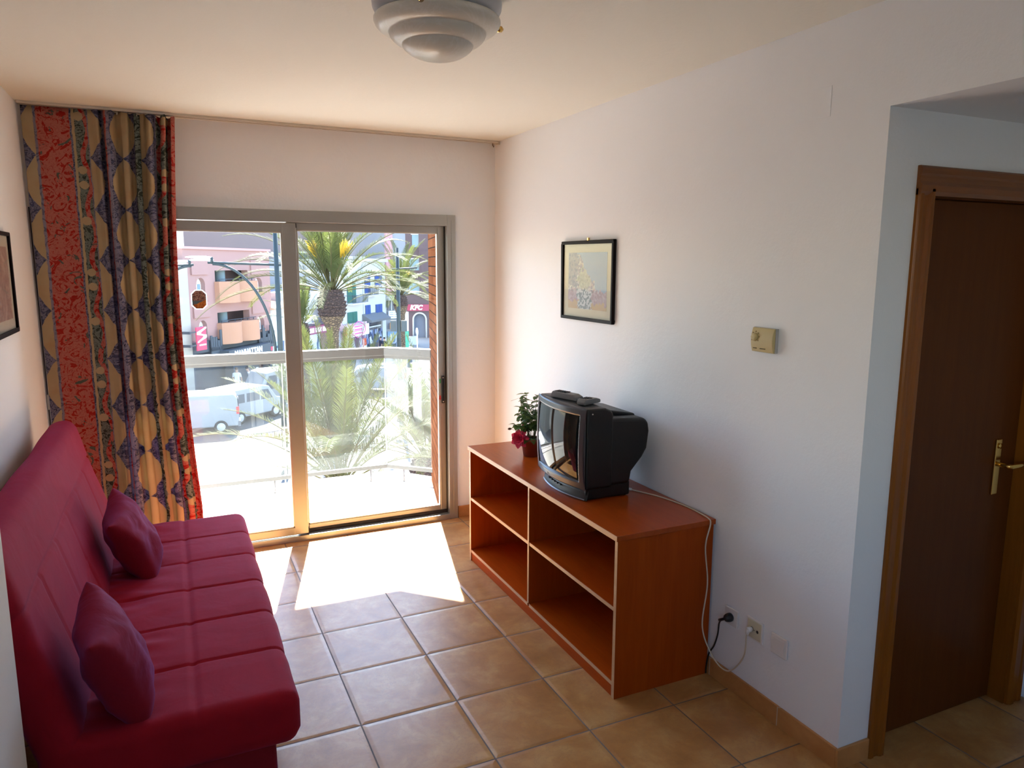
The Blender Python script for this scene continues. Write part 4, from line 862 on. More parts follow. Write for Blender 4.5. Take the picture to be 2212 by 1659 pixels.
# --- white and beige building with recess (px 640-735)
B = Bld(FM, 'beige_building', 'white building with a grey recessed terrace and shops, behind the tall palm', 'building', 640); _,q1,_,_ = B.r(640,735,600,700)
rc = B.r(673,722,664,708); zt2 = B.f.p(660, 640)[1]
obj('wall', wall_with_holes(0.05, q1, 3.5, zt2+.3, [rc], 0, .4), MWH, B.e, local=True); obj('wall', MB().box(.05, q1, 1.4, 6, 0, zt2+.3), C_('grey_terrace_wall', (.33,.33,.37)), B.e, local=True, label='grey back wall of the terrace')
obj('coping', MB().box(0, q1, -.2, .2, 3.45, 3.6), C_('dark_gutter', (.08,.06,.08)), B.e, local=True)
MMAR = C_('maroon_fascia', (.24,.06,.13), .6)
fz = obj('fascia', MB().box(0, q1, -.1, .1, 2.75, 3.4), MMAR, B.e, local=True)
for i in range(6): obj('name_plate', MB().box(.3+i*q1/6.2, .3+i*q1/6.2+1.0, -.14, -.1, 2.88, 3.25), C_('pale_pink_plate', (.75,.62,.62), .6), fz, local=True)
obj('shop_window', MB().box(.2, q1*.62, .5, .6, .3, 2.7), mgoods('footwear_window', [(.50,.64,.72),(.08,.12,.20),(.62,.75,.80),(.55,.68,.75)], 2.4, 4.0), B.e, local=True); obj('shop_window', MB().box(q1*.64, q1, .5, .6, 0, 2.7), C_('plum_shop_interior', (.22,.12,.16)), B.e, local=True)
# --- white building with green shutters
def shut(B, parent, px0, px1, py0, py1, mat, door=True, back=0):
    w = B.r(px0, px1, py0, py1, back); f = obj('window', MB().box(w[0], w[1], -.04, .1, w[2], w[3]), C_('dark_pane', (0,0,0)), parent, local=True); m = (w[0]+w[1])/2; b = MB()
    for a, c in ((w[0], m-.03), (m+.03, w[1])):
        b.box(a, c, -.10, -.05, w[2], w[3])
        z = w[2]+.08
        while z < w[3]-.1: b.box(a+.06, c-.06, -.13, -.10, z, z+.05); z += .13
    obj('shutters', b, mat, f, local=True); return w
def balc(B, parent, px0, px1, py0, py1, mat, dep=.75):
    w = B.r(px0, px1, py0, py1); f = obj('balcony', MB().box(w[0], w[1], -dep, 0, w[2]-.12, w[2]), MWH, parent, local=True); b = MB(); b.box(w[0], w[1], -dep, -dep+.04, w[3]-.04, w[3]); b.box(w[0],w[0]+.04,-dep,0,w[3]-.04,w[3]); b.box(w[1]-.04,w[1],-dep,0,w[3]-.04,w[3]); x = w[0]
    while x <= w[1]: b.box(x, x+.025, -dep, -dep+.025, w[2], w[3]); x += .14
    obj('balcony_railing', b, mat, f, local=True); return w
MGS = C_('green_shutter_paint', (.035,.15,.12), .55); MBS = C_('blue_shutter_paint', (.04,.09,.30), .5); MIR = C_('dark_iron', (0,0,0))
B = Bld(FM, 'green_shutter_house', 'white house with green shutters above a pink and white shop sign', 'house', 735); _,q1,_,_ = B.r(735,785,600,700); zt3 = B.f.p(760, 560)[1]
obj('wall', MB().box(0, q1, 0, 8, 0, zt3), MWH, B.e, local=True); obj('coping', MB().box(-.1, q1+.1, -.25, .3, zt3, zt3+.25), MWH, B.e, local=True)
shut(B, B.e, 749, 767, 612, 654, MGS); shut(B, B.e, 750, 770, 674, 700, MGS); balc(B, B.e, 744, 778, 637, 654, MIR)
q = B.r(732, 782, 702, 726); sg = obj('shop_sign', MB().box(q[0], q[1], -.7, -.6, q[2], q[3]), C_('pale_lilac_sign', (.78,.70,.80), .5), B.e, local=True)
MPK = C_('sign_pink', (.70,.12,.35), .5); sx, sz = (q[0]+q[1])/2, (q[2]+q[3])/2
b = MB(); b.box(sx-1.15,sx+1.15,-.73,-.7,sz-.02,sz+.02); 
ring = [(sx+1.5*cos(a*pi/12), sz+.1+.62*sin(a*pi/12)*(1+.15*cos(a*pi/3))) for a in range(24)]
for i in range(24): a, c = ring[i], ring[(i+1)%24]; b.tube([(a[0],-.72,a[1]),(c[0],-.72,c[1])], .035, 5)
for k in (-.22,.12,.38): b.box(sx-.8, sx+.8, -.73, -.70, sz+k-.05, sz+k+.05)
obj('sign_scroll', b, MPK, sg, local=True); b = MB(); b.lathe([(0,-.74),(.34,-.72),(.36,-.70)], (sx-2.6,0,sz), 16, ax='y'); obj('sign_fruit', b, C_('strawberry_red', (.62,.06,.12), .5), sg, local=True)
b = MB()
for k in range(5): b.lathe([(0,-.74),(.13,-.72),(.14,-.70)], (sx-1.4+k*.75,0,sz-.75+.1*(k%2)), 10, ax='y')
obj('sign_spots', b, C_('sign_purple', (.16,.06,.16), .6), sg, local=True)
obj('awning_band', MB().box(q[0], q[1], -.5, .0, 2.6, 3.1), C_('dusty_pink_band', (.55,.40,.42)), B.e, local=True); obj('shop_window', MB().box(.1, q1-.1, -.12, 0, .1, 2.55), mgoods('boutique_goods', [(.42,.30,.36),(.20,.12,.18),(.60,.62,.72),(.26,.18,.24),(.75,.78,.85)], 1.5, 2.0), B.e, local=True)
# --- white building with blue shutters
B = Bld(FM, 'blue_shutter_house', 'white house with blue shutters above an open clothes shop', 'house', 785); _,q1,_,_ = B.r(785,833,600,700); zt4 = B.f.p(805, 566)[1]
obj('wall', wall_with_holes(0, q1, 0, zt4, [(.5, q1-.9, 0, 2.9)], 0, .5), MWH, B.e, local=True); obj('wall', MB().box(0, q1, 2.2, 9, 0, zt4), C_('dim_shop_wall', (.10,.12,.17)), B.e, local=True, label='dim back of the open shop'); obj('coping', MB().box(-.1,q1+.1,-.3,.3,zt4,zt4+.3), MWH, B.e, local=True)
for r_ in ((787,798,596,638),(809,823,596,622),(789,799,659,701),(811,824,657,684)): shut(B, B.e, *r_, MBS)
balc(B, B.e, 785.5, 808, 618, 637, MIR, .5); balc(B, B.e, 787, 812, 684, 703, MIR, .5)
q = B.r(783, 826, 708, 716); b = MB(); b.add([(q[0],-.9,3.15),(q[1],-.9,3.15),(q[1],0,3.7),(q[0],0,3.7),(q[0],-.9,2.95),(q[1],-.9,2.95),(q[1],0,2.9),(q[0],0,2.9)], [(0,1,2,3),(4,7,6,5),(0,4,5,1),(1,5,6,2),(3,2,6,7),(0,3,7,4)]); obj('awning', b, C_('grey_awning', (.14,.15,.16)), B.e, local=True)
MG2 = mgoods('hanging_clothes', [(.05,.07,.13),(.30,.36,.46),(.08,.12,.25),(.62,.66,.74),(.12,.16,.30),(.03,.04,.07)], 2.6, 7.0)
for i in range(7):
    x = .7 + i*(q1-1.9)/6.5; g = MB(); g.prism([(x-.22,1.9),(x-.12,2.15),(x+.12,2.15),(x+.22,1.9),(x+.2,.9),(x-.2,.9)], -.1-.1*(i%2), .0-.1*(i%2), 'y')
    tb = thing('hanging_garment', 'dark and light garment hanging in the open shop front', 'clothes', tuple(B.e.location), B.e.rotation_euler.z, 'garments hanging in the open shop'); obj('garment_cloth', g, MG2, tb, .03, local=True); g2 = MB(); g2.tube([(x,-.05,2.15),(x,-.05,2.35)], .02, 5); obj('hanger', g2, MIR, tb, local=True)
    tb['label'] = ['leftmost garment hanging in the open shop front, beside the board sign','second garment from the left in the open shop front','third garment from the left in the open shop front','middle garment of the seven hanging in the open shop front','third garment from the right in the open shop front','second garment from the right in the open shop front','rightmost garment hanging in the open shop front'][i]
b = MB(); b.box(.45, q1-1.0, 1.4, 1.8, 0, 1.5); obj('goods_table', b, MG2, B.e, local=True)
bb = Bld(FM, 'board_sign', 'orange and white board sign with a letter B by the clothes shop', 'sign', 787); a0,a1,z0,z1 = bb.r(784.5,790,731,752,-1.0); obj('board', MB().box(a0,a1,-1.05,-.95,0,z1), C_('orange_board', (.66,.30,.20), .6), bb.e, local=True); obj('board_top', MB().box(a0,a1,-1.06,-1.051,z1-.95,z1-.1), MWT, bb.e, local=True); ftext(bb, 'board_letter', 'B', C_('orange_letter', (.62,.12,.05), .6), 787.2, 739, .85, -1.09+1.0, -1.0, .03)
# --- corner building with glass front (px 826-880)
FC = Frame(*( -12.9, 74.5), .8, .6)
def ldpx(px, d): return (px-1106)/F*d
FC = Frame(ldpx(834, 73), 73, .62, .78)
B = Bld(FC, 'glazed_corner_building', 'grey glazed corner building with shop notices, behind the dark lamp post', 'building'); _,q1,_,_ = B.r(834,878,600,700); zt5 = 15
obj('wall', MB().box(0, q1, 0, 8, 0, zt5), M('pale_corner_render', (.26,.27,.29), .8), B.e, local=True); MGLZ = C_('teal_glazing', (.07,.12,.14), .2)
obj('pillar', MB().box(0, .9, -.2, 0, B.f.p(834,637)[1], zt5), C_('dusty_rose_pillar', (.48,.26,.28)), B.e, local=True)
for r_, m_ in (((841,880,560,636), MGLZ), ((836,858,649,670), C_('dark_pane',(0,0,0))), ((866,876,640,684), C_('dark_pane',(0,0,0)))):
    w = B.r(*r_); f = obj('window', MB().box(w[0], w[1], -.1, .0, w[2], w[3]), m_, B.e, local=True); bb_ = MB(); n_ = 3
    for i in range(1, n_): x = w[0]+(w[1]-w[0])*i/n_; bb_.box(x-.05, x+.05, -.16, -.1, w[2], w[3])
    obj('mullion', bb_, MWH, f, local=True)
w = B.r(826,858,638,648); obj('balcony_slab', MB().box(w[0], w[1], -.9, 0, w[2], w[3]), MWH, B.e, local=True)
nb = B.r(836,857.5,671,687); f = obj('notice_board', MB().box(nb[0], nb[1], -.3, -.15, nb[2], nb[3]), MWT, B.e, local=True); b = MB(); cw = (nb[1]-nb[0])
for i in range(2):
    for j in range(3): b.box(nb[0]+cw*(.08+.46*i), nb[0]+cw*(.44+.46*i), -.32, -.3, nb[2]+(nb[3]-nb[2])*(.2+.27*j), nb[2]+(nb[3]-nb[2])*(.29+.27*j))
obj('notice_lines', b, C_('grey_print', (.25,.3,.4)), f, local=True, kind='stuff')
w = B.r(836,846,696,710); obj('orange_sign', MB().box(w[0], w[1], -.5, -.4, w[2], w[3]), C_('orange_panel', (.75,.38,.16), .6), B.e, local=True)
w = B.r(836,860,715,744); po = obj('poster', MB().box(w[0], w[1], -.1, -.02, w[2], w[3]), C_('steel_blue_poster', (.16,.26,.38), .6), B.e, local=True); b = MB()
for cx, sc in ((w[0]+(w[1]-w[0])*.28, 1), (w[0]+(w[1]-w[0])*.75, .8)): h = (w[3]-w[2])*.8*sc; b.prism([(cx-.4*sc, w[2]+.1),(cx-.12*sc, w[2]+h*.45),(cx-.03, w[2]+h),(cx+.03, w[2]+h),(cx+.12*sc, w[2]+h*.45),(cx+.4*sc, w[2]+.1),(cx+.18*sc, w[2]+.1),(cx, w[2]+h*.3),(cx-.18*sc,w[2]+.1)], -.13, -.1, 'y')
obj('tower_shape', b, MWT, po, local=True); obj('low_wall', MB().box(0, q1, -1.6, -1.4, 0, 1.0), MWH, B.e, local=True)
# --- brown building with KFC sign
FK = Frame(ldpx(878, 81), 81, 1, .02); MBRN = M('brown_brick_render', (.10,.07,.078), .85, 0, .06, .5)
B = Bld(FK, 'brown_building', 'brown building with a red KFC sign and arched doorway', 'building'); ar = B.r(893,921,676,732); w1 = 12; m = (ar[0]+ar[1])/2; hw = (ar[1]-ar[0])/2
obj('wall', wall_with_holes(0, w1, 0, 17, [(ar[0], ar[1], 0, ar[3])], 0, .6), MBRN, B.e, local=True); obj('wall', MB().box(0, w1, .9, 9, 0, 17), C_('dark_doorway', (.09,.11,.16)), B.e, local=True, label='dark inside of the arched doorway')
b = MB(); n = 14; zc = ar[3]-hw
for j in range(n):
    q0 = (m-hw*cos(pi*j/n), zc+hw*sin(pi*j/n)); q1_ = (m-hw*cos(pi*(j+1)/n), zc+hw*sin(pi*(j+1)/n)); b.prism([q0, q1_, (q1_[0], ar[3]+.01), (q0[0], ar[3]+.01)], 0, .6, 'y')
obj('arch_spandrel', b, MBRN, B.e, local=True)
b = MB(); pth = [(m-hw, -.05, .1), (m-hw, -.05, zc)] + [(m-hw*cos(pi*j/n), -.05, zc+hw*sin(pi*j/n)) for j in range(1,n)] + [(m+hw, -.05, zc), (m+hw, -.05, .1)]; b.tube(pth, .10, 6); obj('arch_trim', b, MWH, B.e, local=True); obj('double_door', MB().box(ar[0], ar[1], .5, .6, 0, ar[3]), C_('slate_door', (.16,.19,.25)), B.e, local=True)
ks = B.r(880, 931, 657.5, 671.5); sgn = obj('sign_band', MB().box(ks[0], ks[1], -.2, 0, ks[2], ks[3]), C_('maroon_sign_band', (.32,.03,.08), .5), B.e, local=True); ftext(B, 'sign_lettering', 'KFC', MWT, 899, 664.5, .72, -.24, 0, .035, .25)
for r_ in ((884,913,610,634),(890,912,507,534),(884,914,560,584)):
    w = B.r(*r_); f = obj('window', MB().box(w[0], w[1], -.05, .05, w[2], w[3]), C_('teal_pane', (.16,.27,.32), .2), B.e, local=True); obj('window_lintel', MB().box(w[0]-.1, w[1]+.1, -.15, 0, w[3], w[3]+.12), MWH, f, local=True)
obj('pilaster', MB().box(ks[1]-1.2, ks[1]-.2, -.35, 0, ks[3]+.9, 17), MBRN, B.e, local=True)
B2 = Bld(FK, 'side_building', 'brick building seen through the right edge of the window', 'building'); obj('wall', MB().box(12, 40, -2, 8, 0, 14), MBRN, B2.e, local=True); obj('roof', MB().box(11.9, 40.1, -2.2, 8.1, 14, 14.3), MCONC, B2.e, local=True)

# --- palms
t = NT('palm_leaflet_green'); c = t.coord(); cc_ = t.mix(t.noise(c, 1.1, 3), (.035,.055,.02), (.105,.115,.032)); tl = t.n('ShaderNodeBsdfTranslucent'); t.set(tl.inputs[0], t.mix(.5, cc_, (.15,.19,.04))); MPALM = t.end(t.mixs(.28, t.pbr(cc_, .65, 0, None, .15), tl.outputs[0]))
t = NT('palm_leaflet_young'); c = t.coord(); cc_ = t.mix(t.noise(c, 1.4, 3), (.04,.055,.018), (.10,.10,.03)); tl = t.n('ShaderNodeBsdfTranslucent'); t.set(tl.inputs[0], t.mix(.5, cc_, (.12,.14,.03))); MPALM2 = t.end(t.mixs(.28, t.pbr(cc_, .65, 0, None, .15), tl.outputs[0]))
t = NT('palm_trunk_scales'); c = t.coord(); v = t.vor(t.map(c, (1,1,1.9)), 7.0, 'DISTANCE_TO_EDGE'); MTRUNK = t.end(t.pbr(t.mix(t.ma('MULTIPLY', v, 2.6, None, True), (.035,.022,.018), (.25,.18,.105)), .9, 0, t.bump(v, .06, 1)))
t = NT('palm_boss_fibre'); c = t.coord(); v = t.vor(t.map(c, (1,1,1.5)), 8.0, 'DISTANCE_TO_EDGE'); MBOSS = t.end(t.pbr(t.mix(t.ma('MULTIPLY', v, 2.2, None, True), (.025,.015,.015), (.16,.10,.085)), .95, 0, t.bump(v, .12, 1)))
MRACH = M('palm_rachis', (.09,.08,.032), .9, spec=.1); MYEL = C_('palm_flower_yellow', (.80,.50,.03), .6)
def frond(e0, droop, L, leafl, n=44, seed=0, lw=.035):
    rr = random.Random(seed); b = MB(); N = 26; P = [Vector((0,0,0))]; T = []
    for i in range(N):
        a = radians(e0 - droop*(i/N)**1.6); d = Vector((cos(a), 0, sin(a))); T.append(d); P.append(P[-1]+d*L/N)
    T.append(T[-1]); b.tube(P, [.019*(1-i/N*.85)*L/4 + .002 for i in range(N+1)], 5, True, True, 1)
    for k in range(n):
        q = .16 + .84*k/n; f = q*N; i = min(N-1, int(f)); p = P[i].lerp(P[i+1], f-i); d = T[i]; up = Vector((-d.z, 0, d.x)); ll = leafl*(sin(pi*min(1,(q-.05)*.95+.05))**.55)*(.55+.45*(1-q)) + .05
        for s in (-1, 1):
            j = rr.uniform(-.12,.12); dr = (d*(.80+j) + Vector((0,s,0))*(.62) + up*(.26+rr.uniform(-.14,.12))).normalized(); w = dr.cross(up).normalized()*lw*.5*(.8+.4*rr.random()); m1 = p + dr*ll*.5; m2 = p + dr*ll - Vector((0,0,1))*ll*.12
            b.add([p-w*.5, p+w*.5, m1+w, m1-w, m2], [(0,1,2,3),(3,2,4)], False, 0)
    return b
def palm(name, lab, l, d, prof, crown, L, nf, mats, els, leafl=.5, n=44, seed=1, flowers=0, grp='palm trees in the street', lw=.035):
    x, y = ld(l, d); root = thing(name, lab, 'palm tree', (x, y, GZ), 0, grp); rr = random.Random(seed)
    b = MB(); zs = [p[0] for p in prof]
    def rad(z):
        for (a, ra), (c, rc_) in zip(prof, prof[1:]):
            if a <= z <= c: return ra + (rc_-ra)*(z-a)/(c-a)
        return prof[-1][1]
    def tr(z0, z1, mat, nm, amp, rows):
        g = MB(); H = z1-z0
        def f(u, v):
            z = z0+H*v; r = rad(z); ro = v*rows; st_ = (ro % 1); off = .5*(int(ro) % 2); r *= 1 + amp*(st_-.3) + amp*.5*cos(2*pi*(u*13+off)); return (r*cos(2*pi*u), r*sin(2*pi*u), z)
        g.grid(f, 52, int(rows*5)); obj(nm, g, mat, root, local=True)
    zb = crown*.0 + next((z for z,r in prof if r >= max(q[1] for q in prof)*.72), crown*.8)
    tr(0, zb, MTRUNK, 'trunk', .10, max(4, zb*4.5)); tr(zb, crown, MBOSS, 'trunk_boss', .16, max(3, (crown-zb)*6))
    protos = []
    for k, (e, dr) in enumerate(els):
        protos.append((mesh('frond', frond(e, dr, L*(1-.06*(k%3)), leafl, n, seed*10+k, lw), [mats, MRACH]), e))
    r0 = prof[-1][1]*.55
    for i in range(nf):
        me, e = protos[min(len(protos)-1, int(i/nf*len(protos)))]
        o = bpy.data.objects.new('frond', me); COL.objects.link(o); o.parent = root; a = i*2.39996 + rr.uniform(-.15,.15)
        rk = r0*(.25+.75*cos(radians(e))); o.location = (rk*cos(a), rk*sin(a), crown - .15*(1-sin(radians(max(0,e))))); o.rotation_euler = (rr.uniform(-.15,.15), rr.uniform(-.08,.08), a); s = rr.uniform(.88,1.08); o.scale = (s,s,s)
    for i in range(flowers):
        a = i*2*pi/flowers + 3.6; g = MB(); el = radians(62); dv = Vector((cos(a)*cos(el), sin(a)*cos(el), sin(el))); st_ = dv*L*.28; g.tube([dv*.2, st_], [.035,.03], 6, True, True, 1)
        for q in range(46): dd = (dv + Vector((rr.uniform(-.32,.32), rr.uniform(-.32,.32), rr.uniform(-.1,.35)))).normalized(); g.tube([st_, st_+dd*L*rr.uniform(.10,.17)], [.02,.012], 4)
        o = obj('flower_stalk', g, [MYEL, MRACH], root, local=True); o.location = (0,0,crown)
    return root
palm('palm_tree', 'tall palm with a swollen brown trunk and yellow flower stalks', ldpx(718,32), 32, [(0,.36),(1,.27),(4.6,.22),(5.3,.24),(5.65,.36),(5.95,.52),(6.4,.58),(6.8,.50),(7.1,.42)], 7.1, 5.3, 54, MPALM, [(88,36),(79,50),(68,62),(56,72),(42,78),(28,74),(14,60)], .66, 120, 3, 4, lw=.019)
palm('palm_tree', 'small upright palm partly hidden by the middle window stile', ldpx(653,41), 41, [(0,.28),(3.5,.26),(4.1,.34),(4.5,.36),(4.9,.28)], 4.9, 2.6, 26, MPALM, [(88,10),(80,22),(70,30),(55,45),(30,60)], .5, 34, 8)
palm('palm_tree', 'far palm with two yellow flower clusters behind the dark lamp post', ldpx(866,53), 53, [(0,.30),(3.8,.26),(4.6,.30),(5.2,.48),(5.7,.44),(6.0,.36)], 6.0, 4.2, 34, MPALM, [(84,44),(68,66),(52,80),(34,80),(16,66)], .66, 90, 13, 2, lw=.025)
palm('palm_tree', 'broad young palm directly below the balcony in the middle of the view', ldpx(722,17), 17, [(0,.5),(1.6,.46),(2.6,.5),(3.1,.4)], 3.1, 3.9, 42, MPALM2, [(87,14),(79,22),(69,32),(58,44),(46,62),(32,70)], .56, 120, 21, 0, lw=.014)
palm('palm_tree', 'young palm at the lower right behind the angled railing glass', ldpx(918,20), 20, [(0,.45),(1.6,.42),(2.5,.44),(2.9,.36)], 2.9, 3.6, 36, MPALM2, [(86,24),(76,38),(62,54),(48,66),(36,76),(24,66)], .54, 110, 34, 0, lw=.014)
palm('palm_tree', 'palm whose fronds enter at the upper left of the window', ldpx(560,26)-5.2, 29, [(0,.34),(5.5,.24),(6.2,.5),(7.2,.52),(7.8,.4)], 7.8, 4.6, 26, MPALM, [(70,46),(50,56),(34,56),(18,50)], .6, 56, 55) if 0 else None

# --- lamp posts
MPOST = C_('dark_teal_post_paint', (.012,.026,.03), .5)
def lamp_post(lab, l, d, H, arm_z, side, ext, brace, grp='lamp posts', r=.1, head=True):
    x, y = ld(l, d); t = thing('street_lamp', lab, 'street lamp', (x, y, GZ), 0, grp); ux, uy = ld(side, 0); u = Vector((ux, uy, 0))
    obj('pole', MB().tube([(0,0,0),(0,0,H)], [r*1.15, r*.8], 16).lathe([(r*2,0),(r*2,.12),(r*1.3,.3)], (0,0,0), 16), MPOST, t, local=True)
    obj('arm', MB().tube([tuple(-u*.3+Vector((0,0,arm_z-.03))), tuple(u*ext+Vector((0,0,arm_z+.05)))], .045, 8), MPOST, t, local=True)
    if brace:
        P = []; 
        for i in range(17): a = i/16*pi/2; P.append(u*(ext*.9*(1-cos(a)*1.0)+.08) if 0 else u*(.18+(ext*.86)*(1-cos(a))) + Vector((0,0,brace+(arm_z-brace)*sin(a))))
        obj('curved_brace', MB().tube(P, .05, 8), MPOST, t, local=True)
    if head:
        h0 = u*(ext-.15); hd = MB(); pth = [h0+Vector((0,0,arm_z+.22)), h0+u*.3+Vector((0,0,arm_z+.25)), h0+u*.75+Vector((0,0,arm_z+.25)), h0+u*.98+Vector((0,0,arm_z+.24))]; hd.tube(pth, [.05,.085,.085,.03], 12); hd.xf(Matrix.Translation((0,0,arm_z+.25)) @ Matrix.Diagonal((1,1,.55,1)) @ Matrix.Translation((0,0,-arm_z-.25)))
        obj('lamp_head', hd, MWHITE, t, local=True); obj('head_bracket', MB().tube([h0+Vector((0,0,arm_z)), h0+Vector((0,0,arm_z+.25))], .05, 8), MPOST, t, local=True)
    return t
lamp_post('tall dark teal lamp post with a curved bracket left of the middle stile', ldpx(603,27.7), 27.7, 10.5, 8.17, -1, 2.55, 4.75)
lamp_post('farther lamp post whose arm pokes out beside the curtain', ldpx(325,30), 30, 9.5, 8.08, 1, 1.9, 6.0)
t_ = lamp_post('dark lamp post with flat panels in front of the far palm', ldpx(861,38), 38, 9.0, 7.95, 1, 1.0, None, r=.11, head=False)
for s in (-1, 1): 
    u = Vector((*ld(s*.28,0), 0)); b = MB(); b.box(-.14,.14,-.06,.06,-.28,.28); b.xf(Matrix.Translation(u+Vector((0,0,5.02))) @ Matrix.Rotation(-YAW, 4, 'Z')); obj('side_panel', b, C_('dark_panel', (.06,.08,.09), .6), t_, local=True)
x, y = ld(ldpx(900,60), 60); rs_ = thing('road_sign', 'thin white road sign post in front of the arched doorway', 'road sign', (x,y,GZ)); obj('pole', MB().tube([(0,0,0),(0,0,2.4)], .05, 8), MWHITE, rs_, local=True); b = MB(); b.lathe([(0,-.03),(.33,-.03),(.33,.03),(0,.03)], (0,0,0), 20, ax='x'); b.xf(Matrix.Translation((0,0,2.7)) @ Matrix.Rotation(-YAW+.35,4,'Z')); obj('sign_disc', b, MWHITE, rs_, local=True)
x, y = ld(ldpx(877,62), 62); fb = thing('banner_post', 'green and white banner post beside the glazed corner building', 'banner', (x,y,GZ)); obj('banner', MB().box(-.2,.2,-.04,.04,.9,2.6), C_('banner_green', (.05,.33,.22), .6), fb, local=True); obj('banner_top', MB().box(-.2,.2,-.04,.04,2.6,4.2), MWT, fb, local=True); obj('pole', MB().tube([(0,.08,0),(0,.08,4.3)], .05, 8), MWHITE, fb, local=True)

# --- vehicles
MVAN = C_('white_van_paint', (.24,.265,.30), .35, coat=.3); MTYRE = C_('black_tyre', (.02,.02,.022), .8); MVGL = C_('van_glass', (.05,.07,.10), .08); MBUMP = C_('grey_bumper', (.12,.13,.15), .6); MTAIL = C_('red_tail_light', (.6,.03,.04), .3)
def van(lab, l, d, ang, L=4.3, Wd=1.8, H=1.85, win=(0,), grp='white vehicles in the street', name='van'):      # local x: forward
    x, y = ld(l, d); t = thing(name, lab, 'van' if name == 'van' else 'truck', (x, y, GZ), ang, grp); h = L/2; w = Wd/2
    pr = [(-h,.35),(-h,.9),(-h+.06,H-.25),(-h+.2,H-.03),(h-1.7,H),(h-1.25,H-.08),(h-.75,1.12),(h-.1,.95),(h,.7),(h,.35)] if name == 'van' else [(-h,.6),(-h,H),(h-1.7,H),(h-1.7,H-.35),(h-.5,H-.45),(h-.1,1.4),(h,1.2),(h,.5)]
    b = MB(); b.prism(pr, -w, w, 'y'); obj('body', b, MVAN, t, .07, 4, local=True)
    b = MB(); b.prism([(h-1.28,H-.16),(h-.80,1.14),(h-.78,1.14),(h-1.24,H-.14)], -w*.85, w*.85, 'y') ; obj('windscreen', b, MVGL, t, local=True)
    for s in (-1, 1):
        y0 = s*(w+.004); g = MB(); g.prism([(h-1.85,1.1),(h-1.05,1.1),(h-1.35,H-.25),(h-1.85,H-.22)], y0-.004, y0+.004, 'y'); obj('side_window', g, MVGL, t, .0, local=True)
        for k in range(win[0]): g = MB(); xa = h-1.95-1.0*k; g.box(xa-.85, xa, y0-.004, y0+.004, 1.12, H-.28); obj('side_window', g, MVGL, t, local=True)
        g = MB(); g.box(-h-.01, -h+.12, y0-.02*s-.02, y0+.004, .95, 1.3); obj('tail_light', g, MTAIL, t, local=True)
        for xx in (-h+.85, h-.85):
            g = MB(); g.lathe([(0,y0-s*.22),(.33,y0-s*.22),(.35,y0-s*.05),(.31,y0+s*.01),(.20,y0+s*.012)], (xx,0,.35), 24, ax='y'); wl = obj('wheel', g, MTYRE, t, local=True); g = MB(); g.lathe([(0,y0+s*.02),(.19,y0+s*.016),(.20,y0)], (xx,0,.35), 20, ax='y'); obj('hub_cap', g, C_('grey_hub', (.5,.5,.52), .4), wl, local=True)
    if name == 'truck': obj('cargo_window', MB().box(-h+1.3,-h+2.0,w,w+.012,1.35,2.0).box(-h+1.3,-h+2.0,-w-.012,-w,1.35,2.0), MVGL, t, local=True)
    obj('bumper', MB().box(-h-.06,-h+.1,-w,w,.32,.6).box(h-.1,h+.05,-w,w,.30,.58), MBUMP, t, .03, 3, local=True); obj('rear_window', MB().box(-h-.012,-h+.03,-w*.75,w*.75,1.12,H-.3), MVGL, t, local=True)
    return t
AU = FM.rz
VB = -YAW+pi
van('white van at the left of the street, rear end beside the curtain', ldpx(398,35.2), 35.2, VB+radians(22), 4.4, 1.85, 1.95)
van('white van with dark side windows between the two other parked vans', ldpx(522,38.4), 38.4, VB+radians(62)-pi, 4.1, 1.8, 1.85, (2,))
van('white panel van half hidden behind the teal lamp post', ldpx(592,42.8), 42.8, VB+radians(48), 4.8, 1.9, 2.1, (0,))
van('white truck with a dark rear window left of the tall palm trunk', ldpx(668,45), 45, VB+.1, 4.6, 2.1, 2.5, (0,), 'white vehicles in the street', 'truck')
van('white vehicle beyond the palm fronds right of the middle stile', ldpx(800,47), 47, VB+.2, 4.3, 1.8, 1.7)

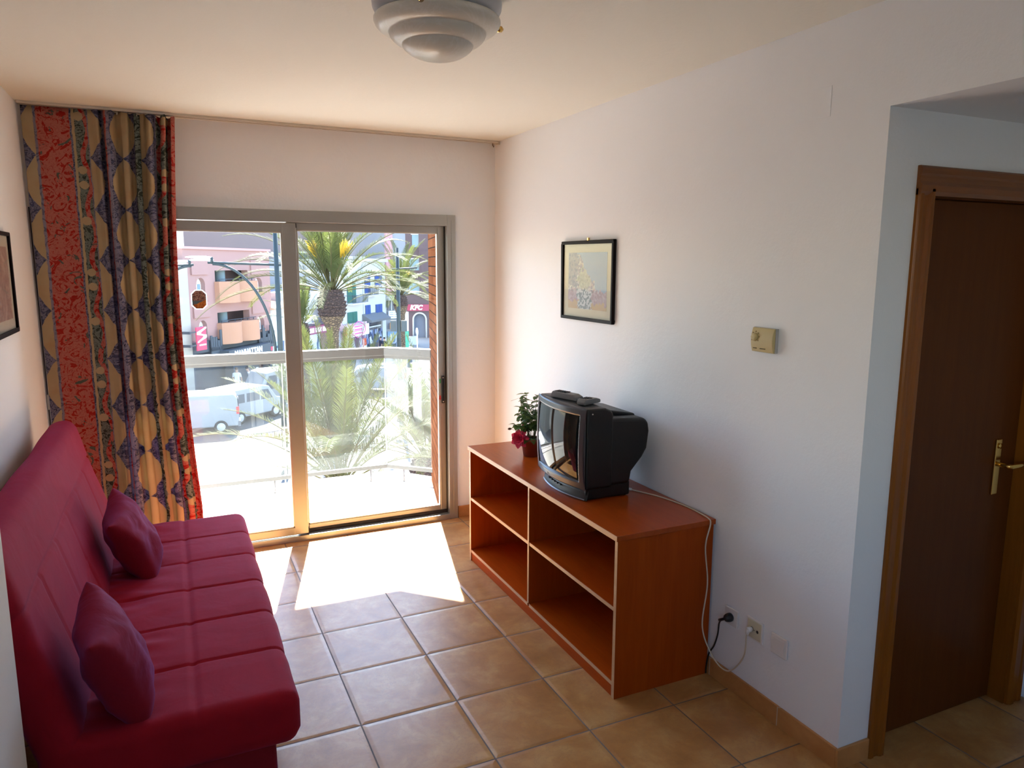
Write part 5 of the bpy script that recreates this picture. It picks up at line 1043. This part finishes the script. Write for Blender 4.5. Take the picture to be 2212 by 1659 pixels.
# --- people
MSK = C_('skin_tone', (.50,.30,.22), .6)
def person(lab, l, d, face, shirt, trous, hair, grp='people on the pavement', seated=False, lean=0.0, z0=.12):
    x, y = ld(l, d); t = thing('person', lab, 'person', (x, y, GZ+z0), face, grp)
    me = bpy.data.meshes.new('body'); dz = -.42 if seated else 0
    V = [(0,0,.98+dz,.15),(0,0,1.2+dz,.14),(0+lean*.1,0,1.42+dz,.15),(lean*.16,0,1.52+dz,.065),(lean*.2,0,1.60+dz,.09),(lean*.22,0,1.70+dz,.095)]
    E = [(0,1),(1,2),(2,3),(3,4),(4,5)]
    for s in (-1, 1):
        n = len(V)
        if seated: V += [(0,s*.10,.92+dz,.10),(.42,s*.11,.90+dz,.075),(.45,s*.11,.5+dz,.055),(.45,s*.11,.46+dz,.05)]
        else: V += [(0,s*.10,.88,.10),(.02*s,s*.11,.50,.07),(-.02,s*.11,.10,.045),(.12,s*.12,.04,.04)]
        E += [(0,n),(n,n+1),(n+1,n+2),(n+2,n+3)]; n = len(V)
        V += [(lean*.1,s*.19,1.42+dz,.06),(.02,s*.25,1.16+dz,.048),(.12,s*.24,.94+dz,.036),(.16,s*.24,.86+dz,.035)]; E += [(2,n),(n,n+1),(n+1,n+2),(n+2,n+3)]
    me.from_pydata([v[:3] for v in V], E, []); o = bpy.data.objects.new('body', me); COL.objects.link(o); o.parent = t
    md = o.modifiers.new('skin', 'SKIN'); 
    for i, v in enumerate(V): me.skin_vertices[0].data[i].radius = (v[3], v[3])
    me.skin_vertices[0].data[0].use_root = True; o.modifiers.new('sub', 'SUBSURF').levels = 1
    tt = NT('person_clothes'); c = tt.coord(); xx,yy,zz = tt.sep(c); ms = tt.n('ShaderNodeMix', data_type='RGBA')
    col = tt.mix(tt.ma('GREATER_THAN', zz, .93+dz), trous, shirt); col = tt.mix(tt.ma('GREATER_THAN', zz, 1.49+dz), col, (.50,.30,.22)); arm = tt.ma('MULTIPLY', tt.ma('GREATER_THAN', tt.ma('ABSOLUTE', yy), .185), tt.ma('LESS_THAN', zz, 1.22+dz)); col = tt.mix(arm, col, (.50,.30,.22))
    me.materials.append(tt.end(tt.pbr(col, .8)))
    hb = MB(); hb.ball((lean*.22-.015,0,1.735+dz), (.105,.095,.085), 14, 10); obj('hair', hb, M('hair_'+hair, {'dark':(.02,.015,.015),'grey':(.55,.54,.52),'brown':(.12,.07,.04)}[hair], .8), t, local=True)
    return t
person('person in a white T-shirt and dark shorts seen from behind', ldpx(505,44.4), 44.4, 1.2, (.78,.80,.84), (.08,.09,.14), 'brown')
person('person in a pale top bending beside the bald man', ldpx(537,44.8), 44.8, 2.8, (.70,.72,.80), (.10,.12,.2), 'dark', lean=1.2)
person('grey haired person in a light blue shirt behind the panel van', ldpx(550,44.5), 44.5, 1.9, (.42,.52,.66), (.2,.22,.28), 'grey')
person('person with dark hair and dark clothes before the clothes shop', ldpx(821,64), 64, 3.4, (.03,.035,.06), (.03,.03,.05), 'dark')
person('person in a dark jacket standing beside the corner building wall', ldpx(829,63.3), 63.3, 3.9, (.025,.03,.05), (.03,.03,.05), 'dark')

# --- low white terrace fence and canopy below the balcony
x, y = ld(ldpx(600,24), 24); fn_ = thing('terrace_fence', 'thin white terrace railing below among the palm fronds', 'fence', (x,y,GZ), -YAW+.05)
b = MB(); L_ = 3.2
for z in (2.75, 2.45): b.box(-.1, L_, -.02, .02, z, z+.05)
obj('rail', b, MWHITE, fn_, local=True)
for i in range(7): obj('post', MB().box(i*.5-.02, i*.5+.02, -.02, .02, 0, 2.78), MWHITE, fn_, local=True)
x, y = ld(ldpx(520,19), 19); cn = thing('flat_canopy', 'white flat canopy roof below the balcony at the lower left', 'canopy', (x,y,GZ), -YAW+.08)
obj('roof_slab', MB().box(-3.6, 1.05, -3.0, 1.2, 2.9, 3.05), MCONC, cn, .02, local=True)
for sx_ in (-3.4, .85):
    for sy_ in (-2.8, 1.0): obj('post', MB().box(sx_-.05, sx_+.05, sy_-.05, sy_+.05, 0, 2.9), MWHITE, cn, local=True)
